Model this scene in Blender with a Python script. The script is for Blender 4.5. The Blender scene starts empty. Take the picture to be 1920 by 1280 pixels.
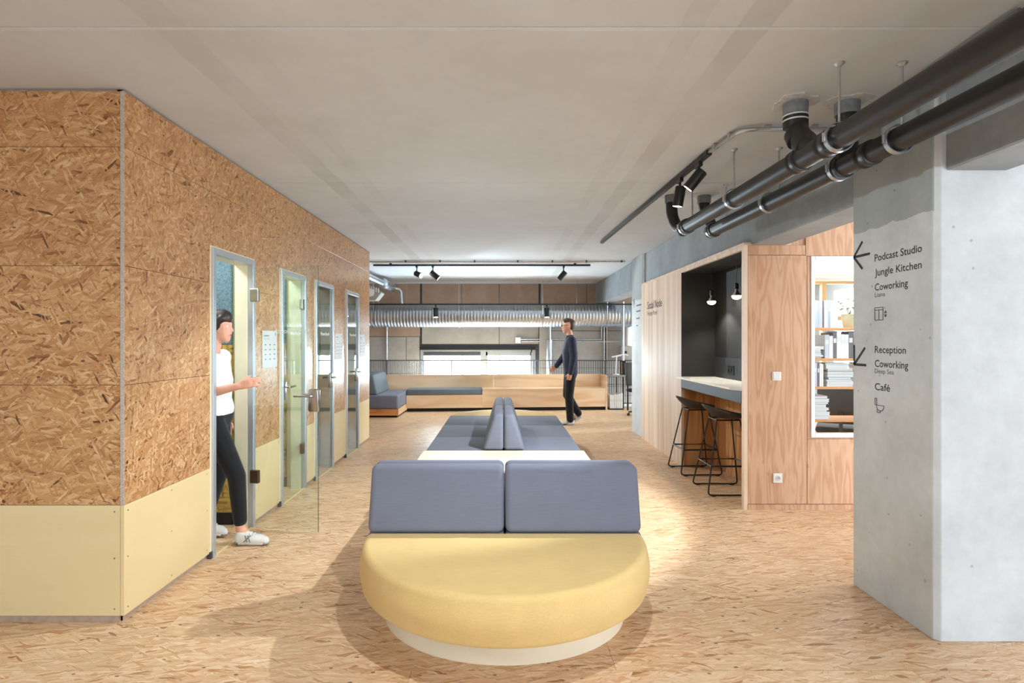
import bpy, bmesh, math, random
from mathutils import Vector, Matrix
random.seed(7)
PI = math.pi
sc = bpy.context.scene
COL = sc.collection
V = Vector

# ------------------------------------------------------------------ camera
cd = bpy.data.cameras.new('camera'); cam = bpy.data.objects.new('camera', cd); COL.objects.link(cam)
cam.location = (0, 0, 1.45); cam.rotation_euler = (PI/2, 0, 0)
cd.lens = 20.0; cd.sensor_width = 36.0; cd.shift_x = 18/1920; cd.shift_y = -2/1920
cd.clip_start = 0.05; cd.clip_end = 200
sc.camera = cam

# ------------------------------------------------------------------ world, exposure
w = bpy.data.worlds.new('world'); sc.world = w; w.use_nodes = True
bg = w.node_tree.nodes['Background']; bg.inputs[0].default_value = (0.86, 0.93, 1.0, 1); bg.inputs[1].default_value = 5.0
sc.view_settings.view_transform = 'Standard'; sc.view_settings.look = 'None'
sc.view_settings.exposure = 0.58; sc.view_settings.gamma = 1.0; sc.view_settings.use_curve_mapping = False

# ------------------------------------------------------------------ large area lights (daylight in the windows, added fill lights at the entrance and gallery right)
def area(name, loc, target, sx, sy, power, color=(1, 1, 1)):
    l = bpy.data.lights.new(name, 'AREA'); l.shape = 'RECTANGLE'; l.size = sx; l.size_y = sy
    l.energy = power; l.color = color
    o = bpy.data.objects.new(name, l); COL.objects.link(o); o.location = loc
    o.rotation_euler = (V(target) - V(loc)).to_track_quat('-Z', 'Y').to_euler()
    return o
def spot(name, loc, direction, power, deg, blend=0.3, size=0.03, color=(0.84, 0.94, 1.0), parent=None):
    l = bpy.data.lights.new(name, 'SPOT'); l.energy = power; l.spot_size = math.radians(deg); l.spot_blend = blend
    l.shadow_soft_size = size; l.color = color
    o = bpy.data.objects.new(name, l); COL.objects.link(o); o.location = loc
    o.rotation_euler = V(direction).to_track_quat('-Z', 'Y').to_euler()
    return o
area('daylight_rear', (3.6, -5.02, 1.15), (2.6, 2, 1.6), 3.6, 1.7, 100, (0.62, 0.82, 1.0))
area('daylight_right', (6.99, 3.1, 1.5), (2, 3.3, 1.2), 3.6, 1.9, 88, (0.66, 0.84, 1.0))
area('entrance_fill', (-2.2, -0.7, 2.66), (-2.2, -0.7, 0), 2.4, 0.5, 48, (0.78, 0.91, 1.0))  # unseen fill light, added to brighten the OSB end wall
area('daylight_gallery', (-0.56, 13.32, 0.45), (-0.4, 8, 1.2), 2.6, 1.5, 340, (0.70, 0.87, 1.0))
area('gallery_right_fill', (6.99, 10.7, 1.5), (2, 10.7, 1.2), 2.6, 1.8, 140, (0.70, 0.87, 1.0))  # added light that brightens the dark space beyond the office

# ------------------------------------------------------------------ material helpers
def lin(c):
    return tuple((v/12.92 if v <= 0.04045 else ((v+0.055)/1.055)**2.4) for v in [x/255.0 for x in c]) + (1.0,)
class NT:
    def __init__(s, name):
        s.m = bpy.data.materials.new(name); s.m.use_nodes = True; s.t = s.m.node_tree
        s.b = s.t.nodes['Principled BSDF']; s.out = s.t.nodes['Material Output']
    def n(s, typ, props=None, **ins):
        nd = s.t.nodes.new(typ)
        for k, v in (props or {}).items(): setattr(nd, k, v)
        for k, v in ins.items():
            key = int(k[1:]) if k[0] == 'i' and k[1:].isdigit() else k.replace('_', ' ')
            s.set(nd.inputs[key], v)
        return nd
    def set(s, inp, v):
        if isinstance(v, bpy.types.NodeSocket): s.t.links.new(v, inp)
        elif isinstance(v, bpy.types.Node): s.t.links.new(v.outputs[0], inp)
        else: inp.default_value = v
    def math(s, op, a, b=0.0, c=0.0):
        return s.n('ShaderNodeMath', {'operation': op}, i0=a, i1=b, i2=c).outputs[0]
    def ramp(s, fac, stops, interp='LINEAR'):
        r = s.t.nodes.new('ShaderNodeValToRGB'); r.color_ramp.interpolation = interp
        el = r.color_ramp.elements
        while len(el) > 1: el.remove(el[-1])
        el[0].position = stops[0][0]; el[0].color = stops[0][1]
        for p, c in stops[1:]:
            e = el.new(p); e.color = c
        s.set(r.inputs[0], fac); return r.outputs[0]
    def mix(s, fac, a, b, blend='MIX'):
        r = s.n('ShaderNodeMix', {'data_type': 'RGBA', 'blend_type': blend})
        s.set(r.inputs[0], fac); s.set(r.inputs[6], a); s.set(r.inputs[7], b); return r.outputs[2]
    def pos(s): return s.n('ShaderNodeNewGeometry').outputs['Position']
    def obj(s): return s.n('ShaderNodeTexCoord').outputs['Object']
    def rnd(s): return s.n('ShaderNodeObjectInfo').outputs['Random']
    def mapping(s, vec, scale=(1, 1, 1), rot=(0, 0, 0), loc=(0, 0, 0)):
        m = s.n('ShaderNodeMapping'); s.set(m.inputs[0], vec)
        m.inputs[1].default_value = loc; m.inputs[2].default_value = rot; m.inputs[3].default_value = scale
        return m.outputs[0]
    def noise(s, vec, scale, detail=3, rough=0.5, dist=0.0):
        return s.n('ShaderNodeTexNoise', {}, Vector=vec, Scale=scale, Detail=detail, Roughness=rough, Distortion=dist).outputs['Fac']
    def bump(s, h, strength=0.2, dist=0.01):
        b = s.n('ShaderNodeBump', {}, Strength=strength, Distance=dist, Height=h); s.set(s.b.inputs['Normal'], b.outputs[0])
    def plane(s, axes, per_object=True):
        sx = s.n('ShaderNodeSeparateXYZ', {}, i0=s.pos())
        idx = {'x': 0, 'y': 1, 'z': 2}
        c = s.n('ShaderNodeCombineXYZ'); s.set(c.inputs[0], sx.outputs[idx[axes[0]]]); s.set(c.inputs[1], sx.outputs[idx[axes[1]]])
        if not per_object: return c.outputs[0]
        r = s.math('MULTIPLY', s.rnd(), 43.0)
        c2 = s.n('ShaderNodeCombineXYZ'); s.set(c2.inputs[0], r); s.set(c2.inputs[1], s.math('MULTIPLY', r, 0.37))
        return s.n('ShaderNodeVectorMath', {'operation': 'ADD'}, i0=c.outputs[0], i1=c2.outputs[0]).outputs[0]
    def fin(s, color=None, rough=0.5, metal=0.0, spec=None, coat=0.0):
        if color is not None: s.set(s.b.inputs['Base Color'], color)
        s.set(s.b.inputs['Roughness'], rough); s.b.inputs['Metallic'].default_value = metal
        if spec is not None: s.b.inputs['Specular IOR Level'].default_value = spec
        if coat: s.b.inputs['Coat Weight'].default_value = coat; s.b.inputs['Coat Roughness'].default_value = 0.25
        return s.m

def plain(name, rgb, rough=0.5, metal=0.0, spec=None, var=0.06, scale=30):
    t = NT(name); f = t.noise(t.obj(), scale, 3)
    c = lin(rgb); lo = tuple(x*(1-var) for x in c[:3])+(1,); hi = tuple(min(1, x*(1+var)) for x in c[:3])+(1,)
    return t.fin(t.ramp(f, [(0.3, lo), (0.7, hi)]), rough, metal, spec)

def osb(name, axes, tints, main=0.0, spread=1.2, length=0.10, width=0.018, rough=0.5, coat=0.0, layers=7, fibre=0.7, sliver=0.05):
    """oriented strand board: overlapping long thin flakes at random angles, each with its own fibre direction"""
    t = NT(name); uv = t.plane(axes)
    wob = t.n('ShaderNodeTexNoise', {}, Vector=uv, Scale=26.0, Detail=4.0).outputs['Color']
    uvw = t.n('ShaderNodeVectorMath', {'operation': 'MULTIPLY_ADD'}, i0=wob, i1=(0.016, 0.016, 0), i2=uv).outputs[0]
    rs = random.Random(5); vec = rnd = dst = None
    for i in range(layers):
        a = main + spread*((i/(layers-1))*2-1)*(1 if i % 2 else -1) + rs.uniform(-.15, .15)
        L = length*(1.5-0.16*i); W = width*(1.2-0.12*i)
        m = t.n('ShaderNodeMapping', {'vector_type': 'TEXTURE'}); t.set(m.inputs[0], uvw)
        m.inputs[2].default_value = (0, 0, a); m.inputs[3].default_value = (L, W, 1); m.inputs[1].default_value = (i*3.713, i*1.917, 0)
        vo = t.n('ShaderNodeTexVoronoi', {'voronoi_dimensions': '2D'}, Vector=m.outputs[0], Scale=1.0)
        sp = t.n('ShaderNodeSeparateColor', {}, i0=vo.outputs['Color'])
        if vec is None: vec, rnd, dst = m.outputs[0], sp.outputs[0], vo.outputs['Distance']
        else:
            k = t.math('GREATER_THAN', sp.outputs[1], 0.55+0.05*i)
            mv = t.n('ShaderNodeMix', {'data_type': 'VECTOR'}); t.set(mv.inputs[0], k); t.set(mv.inputs[4], vec); t.set(mv.inputs[5], m.outputs[0]); vec = mv.outputs[1]
            rnd = t.n('ShaderNodeMix', {}, i0=k, i2=rnd, i3=sp.outputs[0]).outputs[0]
            dst = t.n('ShaderNodeMix', {}, i0=k, i2=dst, i3=vo.outputs['Distance']).outputs[0]
    off = t.n('ShaderNodeVectorMath', {'operation': 'ADD'}, i0=vec); t.set(off.inputs[1], t.math('MULTIPLY', rnd, 91.0))
    f = t.noise(t.mapping(off.outputs[0], (0.7, 3.6, 1)), 1.0, 3, 0.65)
    col = t.ramp(rnd, tints)
    col = t.mix(fibre, col, t.ramp(f, [(0.25, (0.62, 0.55, 0.48, 1)), (0.5, (0.98, 0.97, 0.96, 1)), (0.75, (1.14, 1.14, 1.14, 1))]), 'MULTIPLY')
    edge = t.ramp(dst, [(0.35, (1, 1, 1, 1)), (0.75, (0.86, 0.82, 0.78, 1))])
    col = t.mix(0.6, col, edge, 'MULTIPLY')
    d = t.n('ShaderNodeTexVoronoi', {'voronoi_dimensions': '2D'}, Vector=t.mapping(uvw, (16, 30, 1), (0, 0, main+0.5)), Scale=1.0)
    sp = t.n('ShaderNodeSeparateColor', {}, i0=d.outputs['Color'])
    dk = t.math('MULTIPLY', t.math('LESS_THAN', d.outputs['Distance'], 0.16), t.math('GREATER_THAN', sp.outputs[0], 0.975))
    col = t.mix(t.math('MULTIPLY', dk, 0.8), col, lin((70, 50, 38)))
    for q, (an, th) in enumerate(((main+0.9, 0.955), (main-0.5, 0.955), (main+0.15, 0.94))):     # thin dark slivers and gaps
        m = t.n('ShaderNodeMapping', {'vector_type': 'TEXTURE'}); t.set(m.inputs[0], uvw)
        m.inputs[2].default_value = (0, 0, an); m.inputs[3].default_value = (0.045, 0.0055, 1); m.inputs[1].default_value = (q*1.7, q*0.9, 0)
        d = t.n('ShaderNodeTexVoronoi', {'voronoi_dimensions': '2D'}, Vector=m.outputs[0], Scale=1.0)
        sp = t.n('ShaderNodeSeparateColor', {}, i0=d.outputs['Color'])
        dk = t.math('MULTIPLY', t.math('LESS_THAN', d.outputs['Distance'], 0.42), t.math('GREATER_THAN', sp.outputs[0], th))
        col = t.mix(t.math('MULTIPLY', dk, t.math('MULTIPLY_ADD', sp.outputs[1], 0.45, sliver)), col, tints[0][1])
    bg_ = t.noise(uv, 1.1, 3)
    col = t.mix(1.0, col, t.ramp(bg_, [(0.3, (0.93, 0.91, 0.89, 1)), (0.7, (1.04, 1.04, 1.04, 1))]), 'MULTIPLY')
    t.bump(t.math('ADD', rnd, f), 0.06, 0.002)
    return t.fin(col, rough, coat=coat)

FLOOR_T = [(0.0, lin((158, 108, 68))), (0.03, lin((200, 154, 110))), (0.2, lin((220, 180, 138))), (0.6, lin((230, 195, 156))), (0.92, lin((238, 210, 176))), (0.975, lin((216, 166, 122))), (1.0, lin((194, 138, 94)))]
WALL_T = [(0.0, lin((92, 58, 30))), (0.02, lin((152, 104, 62))), (0.10, lin((184, 132, 84))), (0.5, lin((202, 153, 103))), (0.85, lin((214, 172, 124))), (0.955, lin((224, 188, 144))), (0.985, lin((172, 116, 68))), (1.0, lin((132, 88, 54)))]
M = {}
M['osb_floor'] = osb('osb_floor', 'xy', FLOOR_T, 0.0, 0.38, 0.13, 0.02, 0.42, fibre=0.6, sliver=0.0)
M['osb_front'] = osb('osb_front', 'xz', WALL_T, 0.0, 0.95, 0.105, 0.017, 0.42)
M['osb_side'] = osb('osb_side', 'yz', WALL_T, 0.5, 1.2, 0.085, 0.016, 0.30)
M['osb_yellow'] = osb('osb_yellow', 'xz', [(0.0, lin((120, 94, 40))), (0.4, lin((186, 154, 80))), (0.8, lin((204, 176, 100))), (1.0, lin((140, 108, 50)))], 0.3, 1.3, 0.1, 0.02, 0.5, layers=4)
M['osb_edge'] = plain('osb_edge', (186, 176, 166), 0.7, var=0.25, scale=160)
M['plinth_wood'] = plain('plinth_wood', (172, 150, 132), 0.6, var=0.12)

def ply(name, axes, c0, c1, c2, rings=34.0, along=0.45, across=3.6, rough=0.45, contrast=1.0, planks=0, knots=0.28):
    """veneer: stretched noise contour lines as growth rings"""
    t = NT(name); uv = t.plane(axes)
    nz = t.noise(t.mapping(uv, (across, along, 1)), 1.0, 2, 0.45, 0.3)
    s = t.math('SINE', t.math('MULTIPLY', nz, rings*2))
    s = t.math('MULTIPLY_ADD', s, 0.5, 0.5)
    fine = t.noise(t.mapping(uv, (160, 5, 1)), 1.0, 3, 0.6)
    f = t.math('ADD', t.math('MULTIPLY', s, 0.62*contrast), t.math('MULTIPLY', fine, 0.38))
    col = t.ramp(f, [(0.05, lin(c0)), (0.45, lin(c1)), (0.95, lin(c2))])
    if planks:
        b = t.n('ShaderNodeTexWhiteNoise', {'noise_dimensions': '1D'})
        sx = t.n('ShaderNodeSeparateXYZ', {}, i0=uv)
        t.set(b.inputs['W'], t.math('FLOOR', t.math('MULTIPLY', sx.outputs[0], planks)))
        col = t.mix(1.0, col, t.ramp(b.outputs[0], [(0, (0.90, 0.88, 0.86, 1)), (1, (1.06, 1.06, 1.06, 1))]), 'MULTIPLY')
    kn = t.n('ShaderNodeTexVoronoi', {'voronoi_dimensions': '2D'}, Vector=t.mapping(uv, (4.2, 2.0, 1)), Scale=1.0)
    kk = t.math('MULTIPLY', t.math('LESS_THAN', kn.outputs['Distance'], 0.035), t.math('GREATER_THAN', t.n('ShaderNodeSeparateColor', {}, i0=kn.outputs['Color']).outputs[0], 0.62))
    col = t.mix(t.math('MULTIPLY', kk, knots), col, lin((150, 92, 54)))
    t.bump(f, 0.05, 0.002)
    return t.fin(col, rough)
M['ply_front'] = ply('ply_front', 'xz', (192, 142, 108), (212, 170, 136), (222, 188, 158), 22, 1.2, 9.0, contrast=0.6)
M['ply_bench'] = ply('ply_bench', 'zx', (216, 174, 132), (230, 198, 160), (238, 212, 180), 16, 0.4, 2.4, contrast=0.7)
M['ply_side'] = ply('ply_side', 'yz', (220, 190, 162), (234, 210, 186), (240, 222, 202), 14, 0.35, 5.0, contrast=0.7, planks=11)
M['ply_niche'] = ply('ply_niche', 'yz', (176, 116, 66), (206, 152, 98), (220, 172, 120), 18, 0.35, 4.0)
M['ply_nichex'] = ply('ply_nichex', 'xz', (176, 116, 66), (206, 152, 98), (220, 172, 120), 18, 0.35, 4.0)
M['ply_orange'] = ply('ply_orange', 'zx', (176, 104, 52), (206, 134, 74), (220, 152, 92), 16, 0.4, 4.0)
M['birch'] = ply('birch', 'yx', (236, 216, 180), (243, 228, 198), (248, 236, 212), 12, 0.4, 3.0, contrast=0.5)
M['shelf_wood'] = plain('shelf_wood', (206, 144, 84), 0.5, var=0.1)
M['yellow_panel'] = ply('yellow_panel', 'zx', (224, 202, 152), (230, 209, 162), (234, 215, 172), 10, 0.6, 2.5, 0.4, contrast=0.4, knots=0.04)
M['yellow_panel_side'] = ply('yellow_panel_side', 'zy', (224, 200, 148), (230, 207, 158), (234, 213, 168), 10, 0.6, 2.5, 0.35, contrast=0.4, knots=0.04)
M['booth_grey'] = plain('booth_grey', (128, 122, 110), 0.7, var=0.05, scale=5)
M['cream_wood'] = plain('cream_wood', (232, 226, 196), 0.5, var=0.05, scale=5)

def concrete(name, base, dark, light, scale=2.2, rough=0.8, bump=0.12, bands=False, patch=None, spots=True):
    t = NT(name); p = t.pos()
    a = t.noise(p, scale, 5, 0.6); b = t.noise(p, scale*7, 4, 0.6); c = t.noise(t.mapping(p, (1, 1, 0.3)), scale*0.7, 3)
    f = t.math('ADD', t.math('MULTIPLY', a, 0.55), t.math('ADD', t.math('MULTIPLY', b, 0.2), t.math('MULTIPLY', c, 0.25)))
    col = t.ramp(f, [(0.32, lin(dark)), (0.5, lin(base)), (0.68, lin(light))])
    if spots:
        vo = t.n('ShaderNodeTexVoronoi', {}, Vector=p, Scale=11.0)
        k = t.math('MULTIPLY', t.math('LESS_THAN', vo.outputs['Distance'], 0.085), t.math('GREATER_THAN', t.n('ShaderNodeSeparateColor', {}, i0=vo.outputs['Color']).outputs[0], 0.72))
        col = t.mix(t.math('MULTIPLY', k, 0.4), col, lin(tuple(int(x*0.6) for x in dark)))
    if bands:   # faint trowelled strips running the length of the ceiling
        sx = t.n('ShaderNodeSeparateXYZ', {}, i0=p)
        wob = t.math('MULTIPLY', t.math('SUBTRACT', t.noise(t.mapping(p, (0.2, 1.5, 1)), 2.0, 2), 0.5), 0.05)
        x = t.math('ADD', sx.outputs[0], wob)
        tot = None
        for xc, hw, st in ((-1.38, 0.075, 0.85), (1.04, 0.07, 0.7), (0.78, 0.05, 0.35), (-1.12, 0.05, 0.3)):
            d = t.math('ABSOLUTE', t.math('SUBTRACT', x, xc))
            k = t.math('MULTIPLY', t.math('LESS_THAN', d, hw), st)
            tot = k if tot is None else t.math('MAXIMUM', tot, k)
        tot = t.math('MULTIPLY', tot, t.ramp(t.noise(p, 1.1, 2), [(0.35, (0.2, 0.2, 0.2, 1)), (0.6, (1, 1, 1, 1))]))
        col = t.mix(t.math('MULTIPLY', tot, 0.22), col, lin((112, 100, 90)))
    if patch:   # darker unpainted concrete above a ragged line
        sx = t.n('ShaderNodeSeparateXYZ', {}, i0=p)
        z = t.math('ADD', sx.outputs[2], t.math('MULTIPLY', t.math('SUBTRACT', t.noise(p, 9.0, 3), 0.5), 0.06))
        col = t.mix(t.math('MULTIPLY', t.math('GREATER_THAN', z, patch), t.math('LESS_THAN', sx.outputs[0], 2.092)), col, t.mix(1.0, col, (0.62, 0.64, 0.63, 1), 'MULTIPLY'))
    t.bump(f, bump, 0.01)
    return t.fin(col, rough)
M['concrete_ceiling'] = concrete('concrete_ceiling', (209, 213, 217), (201, 204, 207), (216, 221, 226), 1.4, 0.85, 0.06, bands=True, spots=False)
M['concrete_joint'] = plain('concrete_joint', (170, 168, 166), 0.8)
M['joint_mortar'] = plain('joint_mortar', (216, 222, 228), 0.8, var=0.04)
M['concrete_column'] = concrete('concrete_column', (205, 210, 212), (187, 191, 193), (222, 227, 230), 2.4, 0.7, 0.15, patch=2.075)
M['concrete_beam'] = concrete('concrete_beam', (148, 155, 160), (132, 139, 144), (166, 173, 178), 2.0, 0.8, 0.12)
M['facade_brown'] = concrete('facade_brown', (166, 142, 124), (154, 130, 112), (178, 154, 136), 3.0, 0.8, 0.05, spots=False)
M['facade_grey'] = concrete('facade_grey', (162, 157, 150), (150, 145, 138), (174, 169, 162), 3.0, 0.8, 0.05, spots=False)
M['plaster_white'] = plain('plaster_white', (228, 226, 222), 0.8, var=0.03)

def fabric(name, rgb, rough=0.85):
    t = NT(name); p = t.obj()
    a = t.noise(t.mapping(p, (1, 1, 1)), 420, 2); b = t.noise(p, 7, 3); wv = t.noise(t.mapping(p, (12, 300, 300)), 1.0, 2)
    f = t.math('ADD', t.math('MULTIPLY', a, 0.4), t.math('ADD', t.math('MULTIPLY', b, 0.25), t.math('MULTIPLY', wv, 0.35)))
    c = lin(rgb)
    col = t.ramp(f, [(0.3, tuple(x*0.84 for x in c[:3])+(1,)), (0.7, tuple(min(1, x*1.12) for x in c[:3])+(1,))])
    t.bump(a, 0.12, 0.001)
    m = t.fin(col, rough, spec=0.2); t.b.inputs['Sheen Weight'].default_value = 0.1; t.b.inputs['Sheen Roughness'].default_value = 0.6
    return m
M['grey_fabric'] = fabric('grey_fabric', (114, 117, 131))
M['slate_fabric'] = fabric('slate_fabric', (104, 112, 116))
M['yellow_fabric'] = fabric('yellow_fabric', (222, 189, 126))
M['teal_felt'] = plain('teal_felt', (96, 122, 132), 0.95, var=0.35, scale=90)
M['navy_knit'] = fabric('navy_knit', (44, 46, 66))
M['black_cloth'] = fabric('black_cloth', (24, 24, 26))
M['white_cloth'] = fabric('white_cloth', (226, 226, 224))
M['skin'] = plain('skin', (222, 164, 138), 0.55, var=0.05, scale=12)
M['dark_hair'] = plain('dark_hair', (44, 32, 26), 0.5, var=0.3, scale=80)
M['brown_hair'] = plain('brown_hair', (78, 56, 42), 0.5, var=0.3, scale=80)
M['shoe_white'] = plain('shoe_white', (226, 224, 220), 0.6)
M['shoe_grey'] = plain('shoe_grey', (120, 118, 112), 0.6)
M['shoe_sole'] = plain('shoe_sole', (206, 200, 190), 0.7)
M['black_pipe'] = plain('black_pipe', (30, 28, 28), 0.42, var=0.35, scale=6)
M['grey_sleeve'] = plain('grey_sleeve', (120, 124, 128), 0.6, var=0.15)
M['mortar'] = plain('mortar', (198, 198, 198), 0.9, var=0.15, scale=40)
M['galvanised'] = plain('galvanised', (196, 200, 204), 0.32, 1.0, var=0.12, scale=14)
M['duct_metal'] = plain('duct_metal', (200, 208, 216), 0.36, 1.0, var=0.05, scale=4)
M['aluminium'] = plain('aluminium', (196, 202, 208), 0.42, 0.7, var=0.03)
M['steel'] = plain('steel', (170, 168, 164), 0.28, 1.0, var=0.04)
M['bronze_hinge'] = plain('bronze_hinge', (124, 104, 86), 0.35, 0.9, var=0.05)
M['black_metal'] = plain('black_metal', (22, 22, 23), 0.42, var=0.1)
M['black_plastic'] = plain('black_plastic', (38, 36, 34), 0.5, var=0.1)
M['black_paint'] = plain('black_paint', (46, 47, 48), 0.55, var=0.08, scale=3)
M['charcoal'] = plain('charcoal', (62, 66, 72), 0.5, var=0.05, scale=3)
M['toe_black'] = plain('toe_black', (30, 26, 24), 0.8)
M['white_plastic'] = plain('white_plastic', (238, 238, 236), 0.4, var=0.02)
M['white_frame'] = plain('white_frame', (232, 234, 236), 0.45, var=0.02)
M['window_grey'] = plain('window_grey', (150, 156, 162), 0.5, var=0.02)
M['counter_white'] = plain('counter_white', (226, 226, 222), 0.35, var=0.03)
M['paper'] = plain('paper', (216, 216, 214), 0.6, var=0.02)
M['ink'] = plain('ink', (34, 33, 33), 0.7, var=0.05)
M['ink_grey'] = plain('ink_grey', (96, 96, 96), 0.7, var=0.05)
M['window_wood'] = plain('window_wood', (222, 190, 138), 0.5, var=0.06)
M['leaf'] = plain('leaf', (112, 124, 52), 0.5, var=0.25, scale=20)
M['pot'] = plain('pot', (176, 170, 140), 0.6)
M['letter_white'] = plain('letter_white', (240, 242, 242), 0.6, var=0.01)
M['rail_metal'] = plain('rail_metal', (84, 88, 94), 0.5, 0.3, var=0.05)
M['sofa_base'] = plain('sofa_base', (236, 224, 198), 0.5, var=0.03, scale=4)
M['chrome'] = plain('chrome', (210, 210, 210), 0.12, 1.0, var=0.02)

def glassmat(name, tint=(0.93, 0.97, 0.96), ior=1.75):
    t = NT(name); t.t.nodes.remove(t.b)
    tr = t.n('ShaderNodeBsdfTransparent'); tr.inputs[0].default_value = tint+(1,)
    gl = t.n('ShaderNodeBsdfGlossy'); gl.inputs['Roughness'].default_value = 0.0; gl.inputs[0].default_value = (0.95, 0.98, 0.98, 1)
    fr = t.n('ShaderNodeFresnel'); fr.inputs[0].default_value = ior
    mx = t.n('ShaderNodeMixShader'); t.set(mx.inputs[0], t.math('MULTIPLY', fr.outputs[0], t.math('SUBTRACT', 1.0, t.n('ShaderNodeNewGeometry').outputs['Backfacing']))); t.set(mx.inputs[1], tr.outputs[0]); t.set(mx.inputs[2], gl.outputs[0])
    t.set(t.out.inputs[0], mx.outputs[0]); return t.m
M['glass'] = glassmat('glass'); M['clear_glass'] = glassmat('clear_glass', (0.97, 0.985, 0.985), 1.45)
M['glass_edge'] = plain('glass_edge', (70, 100, 88), 0.2, var=0.05)
def emit(name, rgb, strength):
    t = NT(name); t.b.inputs['Base Color'].default_value = lin(rgb); t.b.inputs['Emission Color'].default_value = lin(rgb)
    t.b.inputs['Emission Strength'].default_value = strength; return t.m
M['lamp_on'] = emit('lamp_on', (255, 244, 226), 30.0)
M['lamp_soft'] = emit('lamp_soft', (255, 246, 232), 6.0)
M['bulb_on'] = emit('bulb_on', (255, 236, 204), 14.0)

# ------------------------------------------------------------------ mesh helpers
ORG = {}
def finish(bm, smooth=False, angle=35):
    bmesh.ops.recalc_face_normals(bm, faces=bm.faces)
    me = bpy.data.meshes.new('m'); bm.to_mesh(me); bm.free()
    if smooth:
        me.polygons.foreach_set('use_smooth', [True]*len(me.polygons)); me.set_sharp_from_angle(angle=math.radians(angle))
    return me
def base_of(me):
    xs = [v.co for v in me.vertices]
    lo = V((min(v.x for v in xs), min(v.y for v in xs), min(v.z for v in xs))); hi = V((max(v.x for v in xs), max(v.y for v in xs), max(v.z for v in xs)))
    return V(((lo.x+hi.x)/2, (lo.y+hi.y)/2, lo.z))
def put(name, bm, mats, parent=None, smooth=False, angle=35, **tags):
    """bm holds world coordinates; the object's origin goes to its base (or to its thing's base)"""
    me = bm if isinstance(bm, bpy.types.Mesh) else finish(bm, smooth, angle)
    if not isinstance(mats, (list, tuple)): mats = [mats]
    for m in mats: me.materials.append(M[m] if isinstance(m, str) else m)
    o = bpy.data.objects.new(name, me); me.name = name; COL.objects.link(o)
    if parent is None:
        b = base_of(me); me.transform(Matrix.Translation(-b)); o.location = b; ORG[o] = b
    else:
        b = ORG[parent]; me.transform(Matrix.Translation(-b)); o.parent = parent; ORG[o] = b
    for k, v in tags.items(): o[k] = v
    return o
def thing(name, loc, label, category, group=None):
    o = bpy.data.objects.new(name, None); COL.objects.link(o); o.location = loc; ORG[o] = V(loc); o.empty_display_size = 0.1
    o['label'] = label; o['category'] = category
    if group: o['group'] = group
    return o
def struct(name, loc, label=None):
    o = bpy.data.objects.new(name, None); COL.objects.link(o); o.location = loc; ORG[o] = V(loc); o.empty_display_size = 0.1
    o['kind'] = 'structure'
    if label: o['label'] = label
    return o
def bx(bm, x0, x1, y0, y1, z0, z1, bev=0.0, seg=2, mi=0):
    """add an axis aligned box, optionally with rounded edges"""
    b2 = bmesh.new()
    bmesh.ops.create_cube(b2, size=1.0, matrix=Matrix.Translation(((x0+x1)/2, (y0+y1)/2, (z0+z1)/2)) @ Matrix.Diagonal((x1-x0, y1-y0, z1-z0, 1)))
    if bev: bmesh.ops.bevel(b2, geom=b2.edges[:], offset=bev, segments=seg, profile=0.5, affect='EDGES')
    return merge(bm, b2, mi)
def merge(bm, b2, mi=0, mat=None):
    vm = {}
    for v in b2.verts: vm[v] = bm.verts.new(mat @ v.co if mat else v.co)
    for f in b2.faces:
        try: nf = bm.faces.new([vm[v] for v in f.verts]); nf.material_index = mi; nf.smooth = f.smooth
        except ValueError: pass
    b2.free(); return bm
def box(*a, bev=0.0, seg=2): return bx(bmesh.new(), *a, bev=bev, seg=seg)
def frame_of(d):
    d = V(d).normalized(); up = V((0, 0, 1)) if abs(d.z) < 0.95 else V((1, 0, 0))
    a = d.cross(up).normalized(); b = a.cross(d).normalized(); return a, b
def rings(bm, pts_rings, closed=True, cap=True, mi=0):
    vs = [[bm.verts.new(p) for p in r] for r in pts_rings]; n = len(vs[0])
    for i in range(len(vs)-1):
        for j in range(n if closed else n-1):
            f = bm.faces.new((vs[i][j], vs[i][(j+1) % n], vs[i+1][(j+1) % n], vs[i+1][j])); f.material_index = mi
    if cap:
        for r in (vs[0], vs[-1]):
            f = bm.faces.new(r); f.material_index = mi
    return bm
def tube(bm, pts, r, seg=10, mi=0, cap=True):
    """round tube along a poly-line; r is a number or a list of radii"""
    pts = [V(p) for p in pts]; R = r if isinstance(r, (list, tuple)) else [r]*len(pts)
    tang = []
    for i in range(len(pts)):
        d = V((0, 0, 0))
        if i: d += (pts[i]-pts[i-1]).normalized()
        if i < len(pts)-1: d += (pts[i+1]-pts[i]).normalized()
        tang.append(d.normalized())
    a, b = frame_of(tang[0]); rr = []
    for i, p in enumerate(pts):
        t = tang[i]; a = (a - t*a.dot(t)).normalized(); b = t.cross(a)
        k = 1.0
        if 0 < i < len(pts)-1:
            c = tang[i].dot((pts[i+1]-pts[i]).normalized()); k = 1.0/max(0.6, c)
        rr.append([p + (a*math.cos(q)+b*math.sin(q))*R[i]*k for q in [2*PI*j/seg for j in range(seg)]])
    return rings(bm, rr, mi=mi, cap=cap)
def bent(pts, rad, n=4):
    """poly-line with its inner corners rounded"""
    pts = [V(p) for p in pts]; out = [pts[0]]
    for i in range(1, len(pts)-1):
        a = (pts[i-1]-pts[i]); b = (pts[i+1]-pts[i]); ra = min(rad, a.length*0.45); rb = min(rad, b.length*0.45)
        p0 = pts[i]+a.normalized()*ra; p2 = pts[i]+b.normalized()*rb
        for k in range(n+1):
            s = k/n; out.append(p0*(1-s)**2 + pts[i]*2*s*(1-s) + p2*s*s)
    out.append(pts[-1]); return out
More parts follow.
